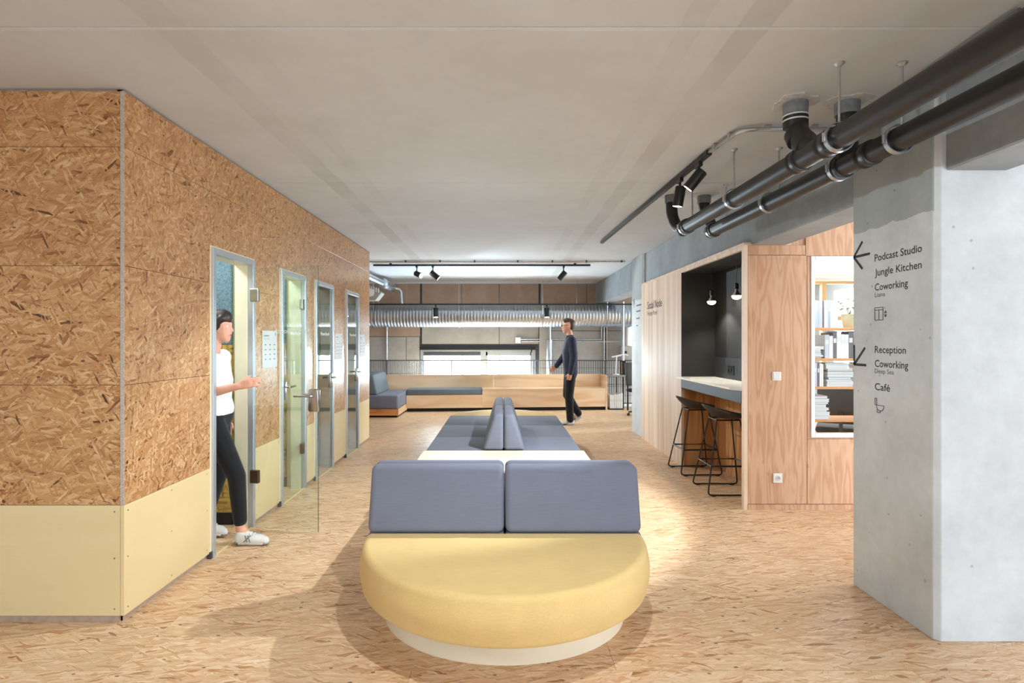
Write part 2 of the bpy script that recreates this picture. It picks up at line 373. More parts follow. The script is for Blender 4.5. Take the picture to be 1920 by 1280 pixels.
def lathe(bm, prof, c=(0, 0, 0), axis=(0, 0, 1), seg=20, mi=0, cap=True):
    """prof: list of (radius, distance along axis)"""
    a, b = frame_of(axis); ax = V(axis).normalized(); c = V(c)
    rr = [[c + ax*h + (a*math.cos(q)+b*math.sin(q))*max(r, 1e-4) for q in [2*PI*j/seg for j in range(seg)]] for r, h in prof]
    return rings(bm, rr, mi=mi, cap=cap)
def prism(bm, poly, axis, t0, t1, bev=0.0, seg=3, mi=0):
    """extrude a 2-D outline along 'x' (outline in y,z), 'y' (x,z) or 'z' (x,y)"""
    b2 = bmesh.new()
    def P(p, t): return {'x': (t, p[0], p[1]), 'y': (p[0], t, p[1]), 'z': (p[0], p[1], t)}[axis]
    rings(b2, [[P(p, t0) for p in poly], [P(p, t1) for p in poly]])
    if bev: 
        bmesh.ops.recalc_face_normals(b2, faces=b2.faces)
        bmesh.ops.bevel(b2, geom=b2.edges[:], offset=bev, segments=seg, profile=0.5, affect='EDGES')
    return merge(bm, b2, mi)
def text_mesh(body, width, cap, origin, right, up):
    def raw(s):
        cu = bpy.data.curves.new('txt', 'FONT'); cu.body = s; cu.size = 1.0; cu.extrude = 0.0; cu.offset = 0.010; cu.resolution_u = 3
        o = bpy.data.objects.new('txt', cu); COL.objects.link(o)
        dg = bpy.context.evaluated_depsgraph_get(); me = bpy.data.meshes.new_from_object(o.evaluated_get(dg))
        bpy.data.objects.remove(o); bpy.data.curves.remove(cu); return me
    h = raw('H'); ch = max(v.co.y for v in h.vertices); bpy.data.meshes.remove(h)
    me = raw(body); x0 = min(v.co.x for v in me.vertices); x1 = max(v.co.x for v in me.vertices)
    sx = width/(x1-x0); sy = cap/ch; o = V(origin); r = V(right); u = V(up)
    for v in me.vertices: v.co = o + r*((v.co.x-x0)*sx) + u*(v.co.y*sy)
    return me
def strip(bm, p0, p1, wd, normal, th=0.002, mi=0):
    """flat bar of width wd on a surface with the given normal (painted line)"""
    p0 = V(p0); p1 = V(p1); n = V(normal).normalized(); d = (p1-p0).normalized(); s = d.cross(n).normalized()*wd/2
    e = d*wd*0.25
    lo = [p0-e*0+s, p0-e-s*0, p0-s, p1-s, p1+e, p1+s]
    return rings(bm, [[q+n*0.0003 for q in lo], [q+n*th for q in lo]], mi=mi)

CEIL = 2.747
# =================================================================== SETTING
# ---- floor: OSB sheets on a base slab
floor = put('floor', box(-6.2, 7.2, -5.2, 12.55, -0.30, -0.022), 'concrete_beam', kind='structure', label='pale OSB sheet floor with tight joints')
bigs = []
ys = [-5.0+2.5*i for i in range(8)]
k = 0
for j, y0 in enumerate(ys):
    y1 = min(y0+2.5, 12.5); off = 0.0 if j % 2 else -0.9
    x = -6.1+off
    while x < 7.1:
        xa, xb = max(x, -6.1), min(x+2.2, 7.1); x += 2.2
        if xb-xa < 0.1: continue
        put('floor_panel', box(xa+0.0008, xb-0.0008, y0+0.0008, y1-0.0008, -0.022, 0.0), 'osb_floor', floor)
# ---- ceiling: precast slabs with recessed joints
ceiling = put('ceiling', box(-6.2, 7.2, -5.2, 13.3, CEIL+0.03, CEIL+0.2), 'concrete_joint', kind='structure', label='precast concrete slab ceiling with cross joints')
put('joint_filler', box(-6.2, 7.2, 2.3575, 2.3815, CEIL+0.0015, CEIL+0.03), 'joint_mortar', ceiling)
js = [-5.2, -4.54, -2.24, 0.07, 2.372, 4.69, 6.915, 9.30, 11.6, 13.3]
for a, b in zip(js[:-1], js[1:]):
    ga = 0.010 if abs(a-2.372) < 0.01 else 0.003; gb = 0.020 if abs(b-2.372) < 0.01 else 0.003
    put('ceiling_slab', box(-6.2, 7.2, a+ga, b-gb, CEIL, CEIL+0.06), 'concrete_ceiling', ceiling)
# ---- the room behind the camera: plain walls with window openings
def wall_with_window(name, axis, at, a0, a1, w0, w1, z0, z1, th=0.2):
    bm = bmesh.new()
    for (p, q, s, t) in ((a0, w0, 0, CEIL+0.03), (w1, a1, 0, CEIL+0.03), (w0, w1, 0, z0), (w0, w1, z1, CEIL+0.03)):
        if axis == 'y': bx(bm, p, q, at, at+th, s, t)
        else: bx(bm, at, at+th, p, q, s, t)
    return put(name, bm, 'plaster_white', kind='structure')
wall_with_window('wall_rear', 'y', -5.2, -6.2, 7.2, 1.4, 5.8, 0.2, 2.1)
wall_with_window('wall_far_right', 'x', 7.0, -5.0, 8.5, 1.0, 5.0, 0.5, 2.5)
wall_with_window('wall_gallery_right', 'x', 7.0, 8.5, 13.3, 9.4, 12.0, 0.5, 2.5)
put('wall_far_left', box(-6.4, -6.2, -5.2, 13.3, 0, CEIL+0.03), 'plaster_white', kind='structure')

# ---- phone booth block, left: OSB boards on a core, yellow boards below
LX = -1.944           # face of the side wall
CY = 2.924            # face of the wall towards the entrance
EY = 8.295            # far end of the side wall
doors = [(3.791, 4.440), (4.973, 5.604), (5.885, 6.520), (7.045, 7.660)]
DTOP = 2.072
zs = [0.034, 0.603, 1.220, 1.834, 2.445, CEIL-0.016]
bm = bmesh.new()
ya = CY+0.02
for a, b in doors+[(EY, EY)]:
    bx(bm, LX-0.049, LX-0.0195, ya, a+0.002, 0, CEIL)
    if b > a: bx(bm, LX-0.049, LX-0.0195, a+0.002, b-0.002, DTOP-0.002, CEIL)
    ya = b-0.002
wl = put('wall_left', bm, 'plinth_wood', kind='structure', label='OSB clad wall of the phone booths with yellow lower boards')
cuts = [CY, doors[0][0], doors[0][1], doors[1][0], doors[1][1], doors[2][0], doors[2][1], doors[3][0], doors[3][1], EY]
g = 0.0011
def side_panel(y0, y1, z0, z1, mat): put('panel', box(LX-0.02, LX, y0+g, y1-g, z0+g, z1-g, bev=0.0007, seg=1), mat, wl)
for i in range(0, 10, 2):           # piers between the doors
    y0, y1 = cuts[i], cuts[i+1]
    side_panel(y0, y1, zs[0], zs[1], 'yellow_panel_side')
    if i == 0:
        for a, b in zip(zs[1:4], zs[2:5]): side_panel(y0, y1, a, b, 'osb_side')
    else:
        side_panel(y0, y1, zs[1], zs[3], 'osb_side'); side_panel(y0, y1, zs[3], zs[4], 'osb_side')
for a, b in doors: side_panel(a, b, DTOP, zs[4], 'osb_side')
side_panel(CY, 4.20, zs[4], zs[5], 'osb_side'); side_panel(4.20, 6.70, zs[4], zs[5], 'osb_side'); side_panel(6.70, EY, zs[4], zs[5], 'osb_side')
# screw heads on the yellow boards
bm = bmesh.new()
for y in (CY+0.03, CY+0.42, CY+0.82):
    for z in (0.07, 0.33, 0.57): lathe(bm, [(0.0045, 0), (0.0045, 0.0012)], (LX, y, z), (1, 0, 0), 8)
for y in (4.50, 4.94):
    for z in (0.07, 0.33, 0.57): lathe(bm, [(0.0045, 0), (0.0045, 0.0012)], (LX, y, z), (1, 0, 0), 8)
put('screw_heads', bm, 'steel', wl, kind='stuff')
# wall facing the entrance
wf = put('wall_front', box(-6.2, LX-0.021, CY+0.02, CY+0.10, 0, CEIL), 'plinth_wood', kind='structure', label='OSB clad end wall of the phone booths with yellow lower boards')
xs = [LX-0.021, LX-2.52, -6.2]
for a, b in zip(xs[1:], xs[:-1]):
    put('panel', box(a+g, b-g, CY, CY+0.02, zs[0]+g, zs[1]-g, bev=0.0007, seg=1), 'yellow_panel', wf)
    for z0, z1 in zip(zs[1:-1], zs[2:]):
        put('panel', box(a+g, b-g, CY, CY+0.02, z0+g, z1-g, bev=0.0007, seg=1), 'osb_front', wf)
put('corner_edge', box(LX-0.0195, LX-0.0005, CY-0.0012, CY+0.004, zs[1], zs[5]), 'osb_edge', wf)
bm = bmesh.new()
for z in (0.07, 0.33, 0.57, 0.80, 1.10, 1.65, 1.95, 2.25, 2.6): lathe(bm, [(0.0045, 0), (0.0045, 0.0012)], (LX-0.05, CY, z), (0, -1, 0), 8)
put('screw_heads', bm, 'steel', wf, kind='stuff')
put('baseboard_front', box(-6.2, LX-0.03, CY+0.003, CY+0.02, 0, 0.034), 'plinth_wood', kind='structure')
# far end wall and back wall of the block
we = put('wall_booth_end', box(-6.2, LX-0.0, EY, EY+0.02, 0.03, CEIL-0.006), 'osb_front', kind='structure')
put('wall_booth_back', box(-3.25, -3.17, CY+0.1, EY, 0, CEIL), 'cream_wood', kind='structure')
# booth interiors: partition facing each door with teal felt above yellow OSB
for i, (a, b) in enumerate(doors):
    yp = b+0.055
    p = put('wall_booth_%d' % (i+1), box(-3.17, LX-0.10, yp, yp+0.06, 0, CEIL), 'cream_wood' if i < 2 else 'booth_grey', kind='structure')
    put('felt_panel', box(-3.16, -2.125-0.02*i, yp-0.03, yp, 1.42, 2.5, bev=0.004, seg=1), 'teal_felt', p)
    put('board', box(-3.16, -2.125-0.02*i, yp-0.028, yp, 0.10, 1.415), 'osb_yellow', p)
    put('skirting', box(-3.16, -2.125-0.02*i, yp-0.022, yp, 0.0, 0.10), 'toe_black', p)
    area('booth_lamp_light', (-2.5, (a+b)/2-0.1, 2.45), (-2.5, (a+b)/2-0.1, 0), 0.3, 0.3, 12 if i < 2 else 5, (0.9, 0.97, 1.0))
    cl = thing('ceiling_lamp', (-2.5, (a+b)/2-0.1, 2.47), 'small square ceiling lamp inside phone booth', 'lamp', 'lamps inside the phone booths')
    put('housing', box(-2.67, -2.33, (a+b)/2-0.27, (a+b)/2+0.07, 2.47, 2.52), 'white_plastic', cl)
    put('booth_rod', box(-2.51, -2.49, (a+b)/2-0.11, (a+b)/2-0.09, 2.52, CEIL), 'white_plastic', cl)
put('wall_booth_near', box(-3.17, LX-0.10, 3.05, 3.11, 0, CEIL), 'cream_wood', kind='structure')

# ---- glass doors of the booths
def door(n, a, b, hinge_far, open_to=None):
    """a..b outer frame along the wall; aluminium frame, glass leaf, lock case, lever, two hinges"""
    d = struct('door_%d' % n, (LX, (a+b)/2, 0), ['open glass door swung out into the room', 'closed glass door seen through the open door', 'closed glass door of the third booth', 'closed glass door of the booth at the wall end'][n-1])
    fw, x0, x1 = 0.056, LX-0.025, LX+0.018
    bm = bmesh.new()
    bx(bm, x0, x1, a, a+fw*0.75, 0, DTOP, 0.003, 1); bx(bm, x0, x1, b-fw*0.75, b, 0, DTOP, 0.003, 1); bx(bm, x0, x1, a+fw*0.7, b-fw*0.7, DTOP-fw*0.75, DTOP, 0.003, 1)
    put('frame', bm, 'aluminium', d)
    bm = bmesh.new(); bx(bm, LX-0.125, x0, b-fw*0.75, b+0.055, 0, DTOP+0.02); bx(bm, LX-0.125, x0, a-0.03, a+fw*0.75, 0, DTOP+0.02); bx(bm, LX-0.125, x0, a+fw*.75, b-fw*.75, DTOP-fw*.75, DTOP+0.02)
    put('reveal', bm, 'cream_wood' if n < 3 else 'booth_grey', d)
    bm = bmesh.new(); bx(bm, LX-0.003, LX+0.004, a-0.012, a, 0.03, DTOP+0.012); bx(bm, LX-0.003, LX+0.004, b, b+0.012, 0.03, DTOP+0.012); bx(bm, LX-0.003, LX+0.004, a, b, DTOP, DTOP+0.012)
    put('casing_edge', bm, 'birch', d)
    bm = bmesh.new(); bx(bm, x0+0.02, LX+0.012, a+fw*0.75, b-fw*0.75, 0.0, 0.006)
    put('threshold', bm, 'yellow_panel_side', d)
    bm = bmesh.new(); bx(bm, LX-0.01, LX+0.014, a-0.02, a, 0.0, 0.045, 0.002, 1); put('corner_block', bm, 'charcoal', d)
    ya, yb = a+fw*0.75+0.004, b-fw*0.75-0.004
    L = yb-ya
    hy = yb if hinge_far else ya; s = -1 if hinge_far else 1
    # local leaf: u from the hinge, n out of the wall
    if open_to: u = (V(open_to)-V((LX+0.02, hy, 0))).normalized()
    else: u = V((0, s, 0))
    hp = V((LX+0.02 if open_to else LX-0.004, hy, 0))
    nn = V((0, 0, 1)).cross(u); 
    if not open_to and nn.x < 0: nn = -nn
    if open_to and nn.y > 0: nn = -nn           # side that faces the camera
    def leafbox(u0, u1, n0, n1, z0, z1, bev=0.0):
        bm = box(u0, u1, n0, n1, z0, z1, bev=bev)
        T = Matrix(((u.x, nn.x, 0, hp.x), (u.y, nn.y, 0, hp.y), (0, 0, 1, 0), (0, 0, 0, 1))); bm.transform(T); return bm
    gl = put('glass_pane', leafbox(0.0, L, -0.004, 0.004, 0.012, DTOP-0.06), ['glass'], d)
    put('glass_edge', leafbox(L, L+0.0015, -0.004, 0.004, 0.012, DTOP-0.06), 'glass_edge', gl)
    # lock case and lever
    zc = 1.0
    lk = put('lock_case', leafbox(L-0.075, L+0.008, -0.022, 0.022, zc-0.085, zc+0.085, 0.012), 'steel', d, smooth=True)
    def P(q): return hp + u*q[0] + nn*q[1] + V((0, 0, q[2]))
    for sd in (1, -1):
        bm = tube(bmesh.new(), bent([P((L-0.03, 0.02*sd, zc+0.035)), P((L-0.03, 0.062*sd, zc+0.035)), P((L-0.165, 0.062*sd, zc+0.035))], 0.02), 0.009, 10)
        put('lever', bm, 'steel', lk, smooth=True)
    for zc in (0.40, 1.80):
        put('hinge', leafbox(-0.02, 0.05, -0.016, 0.016, zc-0.05, zc+0.05, 0.005), 'bronze_hinge' if zc < 1 else 'steel', d)
    # lettering
    if open_to:
        me = text_mesh('Phone Booth', 0.30, 0.034, P((0.46, 0.0055, 1.52)), tuple(-u), (0, 0, 1))
        # the writing faces out of the leaf, so from inside it reads mirrored
        me2 = text_mesh('Phone Booth', 0.30, 0.034, P((0.48, -0.0055, 1.505)), tuple(-u), (0, 0, 1)); bpy.data.meshes.remove(me)
        put('lettering', me2, 'letter_white', gl)
    else:
        r = V((0, -1, 0)) if False else V((0, 1, 0))
        me = text_mesh('Phone Booth', 0.30, 0.034, V((LX+0.002, ya+0.15, 1.505)), r, (0, 0, 1)); put('lettering', me, 'letter_white', gl)
    return d
door(1, *doors[0], True, open_to=(-1.402, 4.273, 0))
door(2, *doors[1], True); door(3, *doors[2], False); door(4, *doors[3], False)
# paper notices beside the doors
for i, (y0, pl) in enumerate(((4.60, 'white paper notice with printed dots between the first two glass doors'), (6.60, 'white paper notice beside the third glass door'), (7.74, 'white paper notice at the far end of the OSB wall'))):
    t = thing('paper_notice', (LX, y0+0.15, 1.225), pl, 'notice')
    put('sheet', box(LX+0.0005, LX+0.003, y0, y0+0.30, 1.225, 1.53), 'paper', t)
    bm = bmesh.new()
    for r in range(4):
        for c in range(3): bx(bm, LX+0.003, LX+0.0036, y0+0.05+c*0.09, y0+0.075+c*0.09, 1.29+r*0.04, 1.298+r*0.04)
    bx(bm, LX+0.003, LX+0.0036, y0+0.03, y0+0.13, 1.485, 1.491); bx(bm, LX+0.003, LX+0.0036, y0+0.03, y0+0.15, 1.462, 1.464); bx(bm, LX+0.003, LX+0.0036, y0+0.26, y0+0.27, 1.49, 1.515)
    put('print', bm, 'ink_grey', t, kind='stuff')

# ---- concrete columns and beam on the right
def column(name, y0, y1, label):
    bm = prism(bmesh.new(), [(2.087, y1), (2.087, y0+.024), (2.111, y0), (2.75, y0), (2.75, y1)], 'z', 0, CEIL, 0.003, 1)
    return put(name, bm, 'concrete_column', kind='structure', label=label)
col1 = column('column_near', 2.737, 3.384, 'concrete column with printed directions')
col2 = column('column_far', 8.47, 9.17, 'far concrete column beyond the wooden cabin')
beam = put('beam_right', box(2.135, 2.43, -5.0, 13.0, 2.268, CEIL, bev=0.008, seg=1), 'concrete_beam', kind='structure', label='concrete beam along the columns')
# directions printed on the column
CX = 2.0865; RT = (0, -1, 0); UP = (0, 0, 1)
for s, wd, cap, y, z, m in (('Podcast Studio', .36, .0385, 3.189, 1.892, 'ink'), ('Jungle Kitchen', .356, .0385, 3.187, 1.810, 'ink'), ('Coworking', .26, .0385, 3.187, 1.728, 'ink'), ('Liana', .085, .0245, 3.187, 1.692, 'ink_grey'),
                        ('Reception', .245, .0385, 3.187, 1.381, 'ink'), ('Coworking', .262, .0385, 3.187, 1.303, 'ink'), ('Deep Sea', .155, .0245, 3.187, 1.268, 'ink_grey'), ('Café', .125, .0385, 3.187, 1.174, 'ink')):
    put('lettering', text_mesh(s, wd, cap, (CX, y, z), RT, UP), m, col1)
N = (-1, 0, 0)
def marks(name, segs, wd, parent, x=CX, mat='ink'):
    bm = bmesh.new()
    for (a, b) in segs: strip(bm, (x, a[0], a[1]), (x, b[0], b[1]), wd, N, 0.0012)
    return put(name, bm, mat, parent)
marks('arrow', [((3.378, 1.943), (3.231, 1.943)), ((3.375, 1.945), (3.298, 2.022)), ((3.375, 1.941), (3.298, 1.866))], 0.0145, col1)
marks('arrow', [((3.373, 1.308), (3.373, 1.4215)), ((3.373, 1.308), (3.264, 1.308)), ((3.373, 1.308), (3.274, 1.407))], 0.0145, col1)
ey0, ey1, ez0, ez1 = 3.187, 3.118, 1.563, 1.632
marks('lift_pictogram', [((ey0, ez0), (ey0, ez1)), ((ey1, ez0), (ey1, ez1)), ((ey0, ez0), (ey1, ez0)), ((ey0, ez1), (ey1, ez1)), ((ey0, ez1-.013), (ey1, ez1-.013)), (((ey0+ey1)/2, ez0), ((ey0+ey1)/2, ez1-.013)),
        ((3.106, 1.60), (3.098, 1.612)), ((3.098, 1.612), (3.090, 1.60)), ((3.106, 1.60), (3.090, 1.60)), ((3.106, 1.59), (3.098, 1.578)), ((3.098, 1.578), (3.090, 1.59)), ((3.106, 1.59), (3.090, 1.59))], 0.003, col1)
tz, ty = 1.05, 3.185
arc = [(ty-0.012-0.033*(1-math.cos(a))*0.5*1.9, tz+0.040-0.030*math.sin(a)) for a in [PI*i/8 for i in range(9)]]
marks('toilet_pictogram', [((ty, tz+.042), (ty, tz+.078)), ((ty, tz+.078), (ty-.014, tz+.078)), ((ty-.014, tz+.078), (ty-.014, tz+.042)), ((ty, tz+.041), (ty-.076, tz+.041)),
        ((ty-.02, tz+.02), (ty-.016, tz)), ((ty-.016, tz), (ty-.045, tz)), ((ty-.045, tz), (ty-.042, tz+.012))] + list(zip(arc[:-1], arc[1:])), 0.003, col1)
# smaller directions on the far column: arrow and four short lines
FX = 2.0865
marks('arrow', [((9.02, 1.97), (9.02, 2.10)), ((9.02, 2.10), (9.09, 2.02)), ((9.02, 2.10), (8.95, 2.02))], 0.016, col2, FX, 'ink_grey')
for z, l in ((1.99, .30), (1.90, .26), (1.79, .2), (1.68, .08)):
    marks('faded_line', [((8.85, z), (8.85-l, z))], 0.02, col2, FX, 'ink_grey')

# ---- wooden cabin on the right: side wall with niche, front wall with glazed opening
WX = 2.072; FY = 4.876; WZ = 2.268; NB = 2.46; NY0, NY1 = 4.928, 6.587
wr = struct('wall_right', (WX+0.2, 6.6, 0), 'plywood cabin wall with a recessed bar niche')
put('side_board', box(WX, WX+0.03, NY1, 8.47, 0.0, WZ), 'ply_side', wr)
put('corner_board', box(WX, WX+0.03, FY, NY0, 0.0, WZ), 'ply_side', wr)
put('top_board', box(WX-0.002, WX+0.40, FY+0.001, 8.47, WZ-0.001, WZ+0.022), 'ply_side', wr)
put('lintel', box(WX, WX+0.03, NY0, NY1, 2.232, WZ), 'ply_side', wr)
put('niche_back', box(NB, NB+0.02, NY0, NY1, 1.02, 2.232), 'black_paint', wr)
put('niche_side', box(WX+0.03, NB, NY1, NY1+0.02, 1.02, 2.232), 'black_paint', wr)
put('niche_side', box(WX+0.03, NB, NY0-0.02, NY0, 1.02, 2.232), 'black_paint', wr)
put('niche_reveal', box(WX-0.001, WX+0.03, NY1-0.006, NY1, 0.90, 2.232), 'black_paint', wr)
put('niche_top', box(WX+0.03, NB, NY0, NY1, 2.232, 2.25), 'black_paint', wr)
put('splash_panel', box(NB-0.006, NB, NY0, NY1, 1.03, 1.26), 'charcoal', wr)
put('leg_space_back', box(NB, NB+0.02, NY0, NY1, 0, 1.0), 'ply_niche', wr)
put('leg_space_side', box(WX+0.03, NB, NY1, NY1+0.02, 0, 1.0), 'ply_nichex', wr)
put('leg_space_side', box(WX+0.03, NB, NY0-0.02, NY0, 0, 1.0), 'ply_nichex', wr)
put('fascia', box(WX-0.004, WX+0.026, NY0, NY1-0.001, 0.906, 1.012), 'charcoal', wr)
ct = thing('bar_counter', (2.25, 5.75, 1.012), 'thin white bar counter set in the black niche', 'counter')
put('counter_top', prism(bmesh.new(), [(2.02, 6.60), (NB-0.006, 6.585), (NB-0.006, NY0), (WX-0.002, NY0+0.001), (2.02, 5.06)], 'z', 1.012, 1.032, 0.003, 1), 'counter_white', ct)
put('counter_edge', box(2.017, 2.021, 5.06, 6.60, 1.013, 1.031), 'birch', ct)
put('lettering', text_mesh('Social Node', .74, .105, (WX-0.001, 8.13, 1.895), RT, UP), 'ink', wr)
put('lettering', text_mesh('Frozen Pond', .50, .062, (WX-0.001, 8.12, 1.80), RT, UP), 'ink_grey', wr)
# front wall of the cabin
fx = lambda x: (x-942)/1066.67*FY
fz = lambda y: 1.45-(y-638)/1066.67*FY
wc = struct('wall_cabin', (2.9, FY, 0), 'plywood front wall of the cabin with a glazed opening')
WX0, WX1, WZ0, WZ1 = 2.642, 3.60, 0.618, 2.172
bm = bmesh.new(); bx(bm, WX+0.03, WX0, FY+0.018, FY+0.05, 0, WZ-.002); bx(bm, 2.432, WX0, FY+0.018, FY+0.05, WZ-.002, CEIL); bx(bm, WX1, 7.0, FY+0.018, FY+0.05, 0, CEIL); bx(bm, WX0, WX1, FY+0.018, FY+0.05, 0, WZ0); bx(bm, WX0, WX1, FY+0.018, FY+0.05, WZ1, CEIL)
put('core', bm, 'ply_front', wc)
def front_panel(x0, x1, z0, z1): put('panel', box(x0+.002, x1-.002, FY, FY+0.018, z0+.002, z1-.002, bev=0.001, seg=1), 'ply_front', wc)
front_panel(WX+0.03, 2.612, 0.047, 2.181); front_panel(WX+0.03, 2.60, 2.181, WZ); front_panel(2.60, 4.2, WZ1, CEIL); front_panel(2.612, WX0, WZ0-0.012, WZ1)
front_panel(2.612, 4.2, 0.047, WZ0-0.012); front_panel(WX1, 4.2, WZ0, WZ1); front_panel(4.2, 7.0, 0.047, CEIL)
put('base_strip', box(WX+0.03, 7.0, FY-0.004, FY+0.018, 0, 0.045), 'ply_front', wc)
# corner screws
bm = bmesh.new()
for px in (1410, 1506):
    for py in (485, 505, 520, 735, 930, 470): lathe(bm, [(0.004, 0), (0.004, 0.001)], (fx(px), FY, fz(py)), (0, -1, 0), 8)
put('screw_heads', bm, 'steel', wc, kind='stuff')
wn = struct('window_2', (3.1, FY, WZ0), 'white framed glazed opening onto the bookcase')
bm = bmesh.new(); f = 0.034
bx(bm, WX0, WX0+f, FY-0.008, FY+0.06, WZ0, WZ1, .003, 1); bx(bm, WX1-f, WX1, FY-0.008, FY+0.06, WZ0, WZ1, .003, 1); bx(bm, WX0+f, WX1-f, FY-0.008, FY+0.06, WZ0, WZ0+f, .003, 1); bx(bm, WX0+f, WX1-f, FY-0.008, FY+0.06, WZ1-f, WZ1, .003, 1)
put('window_frame', bm, 'white_frame', wn)
put('pane', box(WX0+f, WX1-f, FY+0.02, FY+0.028, WZ0+f, WZ1-f), 'clear_glass', wn)
# switch and socket
sw = thing('wall_switch', (2.347, FY, 1.107), 'white square light switch on the plywood cabin wall', 'switch')
put('plate', box(2.309, 2.386, FY-0.010, FY, 1.107, 1.182, bev=0.003), 'white_plastic', sw); put('rocker', box(2.319, 2.376, FY-0.013, FY-0.009, 1.117, 1.172, bev=0.002), 'white_plastic', sw)
so = thing('wall_socket', (2.356, FY, 0.232), 'white square power socket low on the plywood cabin wall', 'socket')
put('plate', box(2.318, 2.395, FY-0.010, FY, 0.232, 0.312, bev=0.003), 'white_plastic', so)
put('socket_well', lathe(bmesh.new(), [(0.021, 0), (0.021, 0.003), (0.018, 0.003), (0.018, 0.0005)], (2.3565, FY-0.010, 0.272), (0, -1, 0), 20), 'paper', so, smooth=True)
bm = bmesh.new(); 
for dx in (-.008, .008): lathe(bm, [(0.0025, 0), (0.0025, 0.002)], (2.3565+dx, FY-0.0105, 0.272), (0, -1, 0), 8)
put('pin_holes', bm, 'ink', so)
ns = thing('niche_socket', (NB-0.01, 6.1, 1.08), 'black double socket on the back of the bar niche', 'socket')
put('plate', box(NB-0.014, NB-0.006, 6.02, 6.18, 1.08, 1.18, bev=0.003), 'black_metal', ns)
for y in (6.06, 6.14): put('outlet', lathe(bmesh.new(), [(0.022, 0), (0.022, 0.003), (0.017, 0.003), (0.017, 0.0)], (NB-0.014, y, 1.13), (-1, 0, 0), 16), 'steel', ns, smooth=True)
# office behind the cabin front
put('wall_office', box(NB+0.02, NB+0.05, FY+0.05, 8.47, 0, CEIL), 'plaster_white', kind='structure')
bm = bmesh.new()
for (a, b, z0, z1) in ((2.5, 7.0, 0, 0.5), (2.5, 7.0, 2.35, CEIL)): bx(bm, a, b, 8.47, 8.55, z0, z1)
bx(bm, 2.5, 2.95, 8.47, 8.55, 0.5, 2.35); bx(bm, 5.8, 7.0, 8.47, 8.55, 0.5, 2.35)
put('wall_office_back', bm, 'plaster_white', kind='structure')
wo = struct('window_3', (4.3, 8.5, 0.5), 'wood framed window of the office')
for x in (2.95, 3.55, 4.15, 4.75, 5.35, 5.74): put('mullion', box(x, x+0.06, 8.45, 8.52, 0.5, 2.35), 'window_wood', wo)
for z in (0.5, 1.75, 2.29): put('transom', box(2.95, 5.8, 8.452, 8.518, z, z+0.06), 'window_wood', wo)
put('pane', box(2.96, 5.79, 8.48, 8.486, 0.52, 2.33), 'clear_glass', wo)
area('office_lamp_light', (3.6, 6.2, 2.65), (3.6, 6.2, 0), 1.2, 0.5, 36, (1, 0.98, 0.95))
area('office_daylight', (4.35, 8.60, 1.4), (4.0, 5, 1.2), 2.7, 1.7, 45, (0.93, 0.97, 1))
for i, y in enumerate((5.95, 7.1)):
    lp = thing('office_lamp', (3.4, y, 2.22), 'glowing linear ceiling lamp in the office behind the bookcase', 'lamp', 'linear lamps in the office')
    put('diffuser', box(2.7, 4.6, y-0.07, y+0.07, 2.20, 2.29, bev=0.004), 'lamp_soft', lp); put('housing', box(2.7, 4.6, y-0.075, y+0.075, 2.29, 2.32), 'white_plastic', lp)
    for xx in (2.9, 4.4): put('suspension_wire', box(xx-.003, xx+.003, y-.003, y+.003, 2.32, CEIL), 'steel', lp)

# ---- gallery end: facade with strip window, void, railing
BY = 13.0
GX = lambda x, Y=BY: (x-942)/1066.67*Y
GZ = lambda y, Y=BY: 1.45-(y-638)/1066.67*Y
wx0, wx1, wz1, wz0 = GX(788), GX(1004), 1.235, -0.6
bm = bmesh.new(); bx(bm, -6.2, wx0, BY, BY+0.25, -2.5, CEIL+0.03); bx(bm, wx1, 7.2, BY, BY+0.25, -2.5, CEIL+0.03); bx(bm, wx0, wx1, BY, BY+0.25, wz1+0.06, CEIL+0.03); bx(bm, wx0, wx1, BY, BY+0.25, -2.5, wz0)
wb = put('wall_back', bm, 'charcoal', kind='structure', label='facade wall clad with brown and grey boards')
def fp(x0, x1, y0, y1, m): put('panel', box(GX(x0)+.006, GX(x1)-.006, BY-0.02, BY, GZ(y1)+.006, GZ(y0)-.006, bev=0.002, seg=1), m, wb)
for a, b in ((560, 680), (680, 788), (791, 865), (865, 936), (936, 1010), (1014, 1100), (1100, 1200), (1200, 1300)): fp(a, b, 531, 572, 'facade_brown')
fp(560, 726, 572, 631, 'facade_brown'); fp(726, 788, 572, 631, 'facade_brown'); fp(560, 726, 631, 700, 'facade_grey'); fp(726, 762, 631, 700, 'facade_grey'); fp(762, 787, 631, 700, 'facade_grey')
for a, b in ((791, 936), (936, 1010)): fp(a, b, 572, 645, 'facade_grey')
for a, b in ((1031, 1135), (1135, 1235)): fp(a, b, 572, 620, 'facade_grey'); fp(a, b, 620, 720, 'facade_grey')
fp(560, 787, 700, 800, 'facade_grey'); fp(1031, 1235, 720, 800, 'facade_grey')
put('pilaster', box(GX(1011), GX(1030), BY-0.08, BY, -2.5, GZ(600)), 'facade_grey', wb)
put('blind_box', box(wx0, wx1, BY-0.05, BY+0.02, wz1, wz1+0.07), 'black_metal', wb)
put('wall_void_floor', box(-6.2, 7.2, 12.55, 13.3, -2.6, -2.5), 'concrete_beam', kind='structure')
w1 = struct('window_1', ((wx0+wx1)/2, BY, wz0), 'strip window in the facade with bright daylight')
fr = 0.075
bm = bmesh.new(); y0, y1 = BY+0.02, BY+0.10
bx(bm, wx0, wx0+fr, y0, y1, wz0, wz1); bx(bm, wx1-fr*1.3, wx1, y0, y1, wz0, wz1); bx(bm, wx0+fr, wx1-fr, y0, y1, wz1-0.05, wz1); bx(bm, wx0+fr, wx1-fr, y0, y1, wz0, wz0+fr); bx(bm, GX(901), GX(911), y0-.01, y1, wz0, wz1)
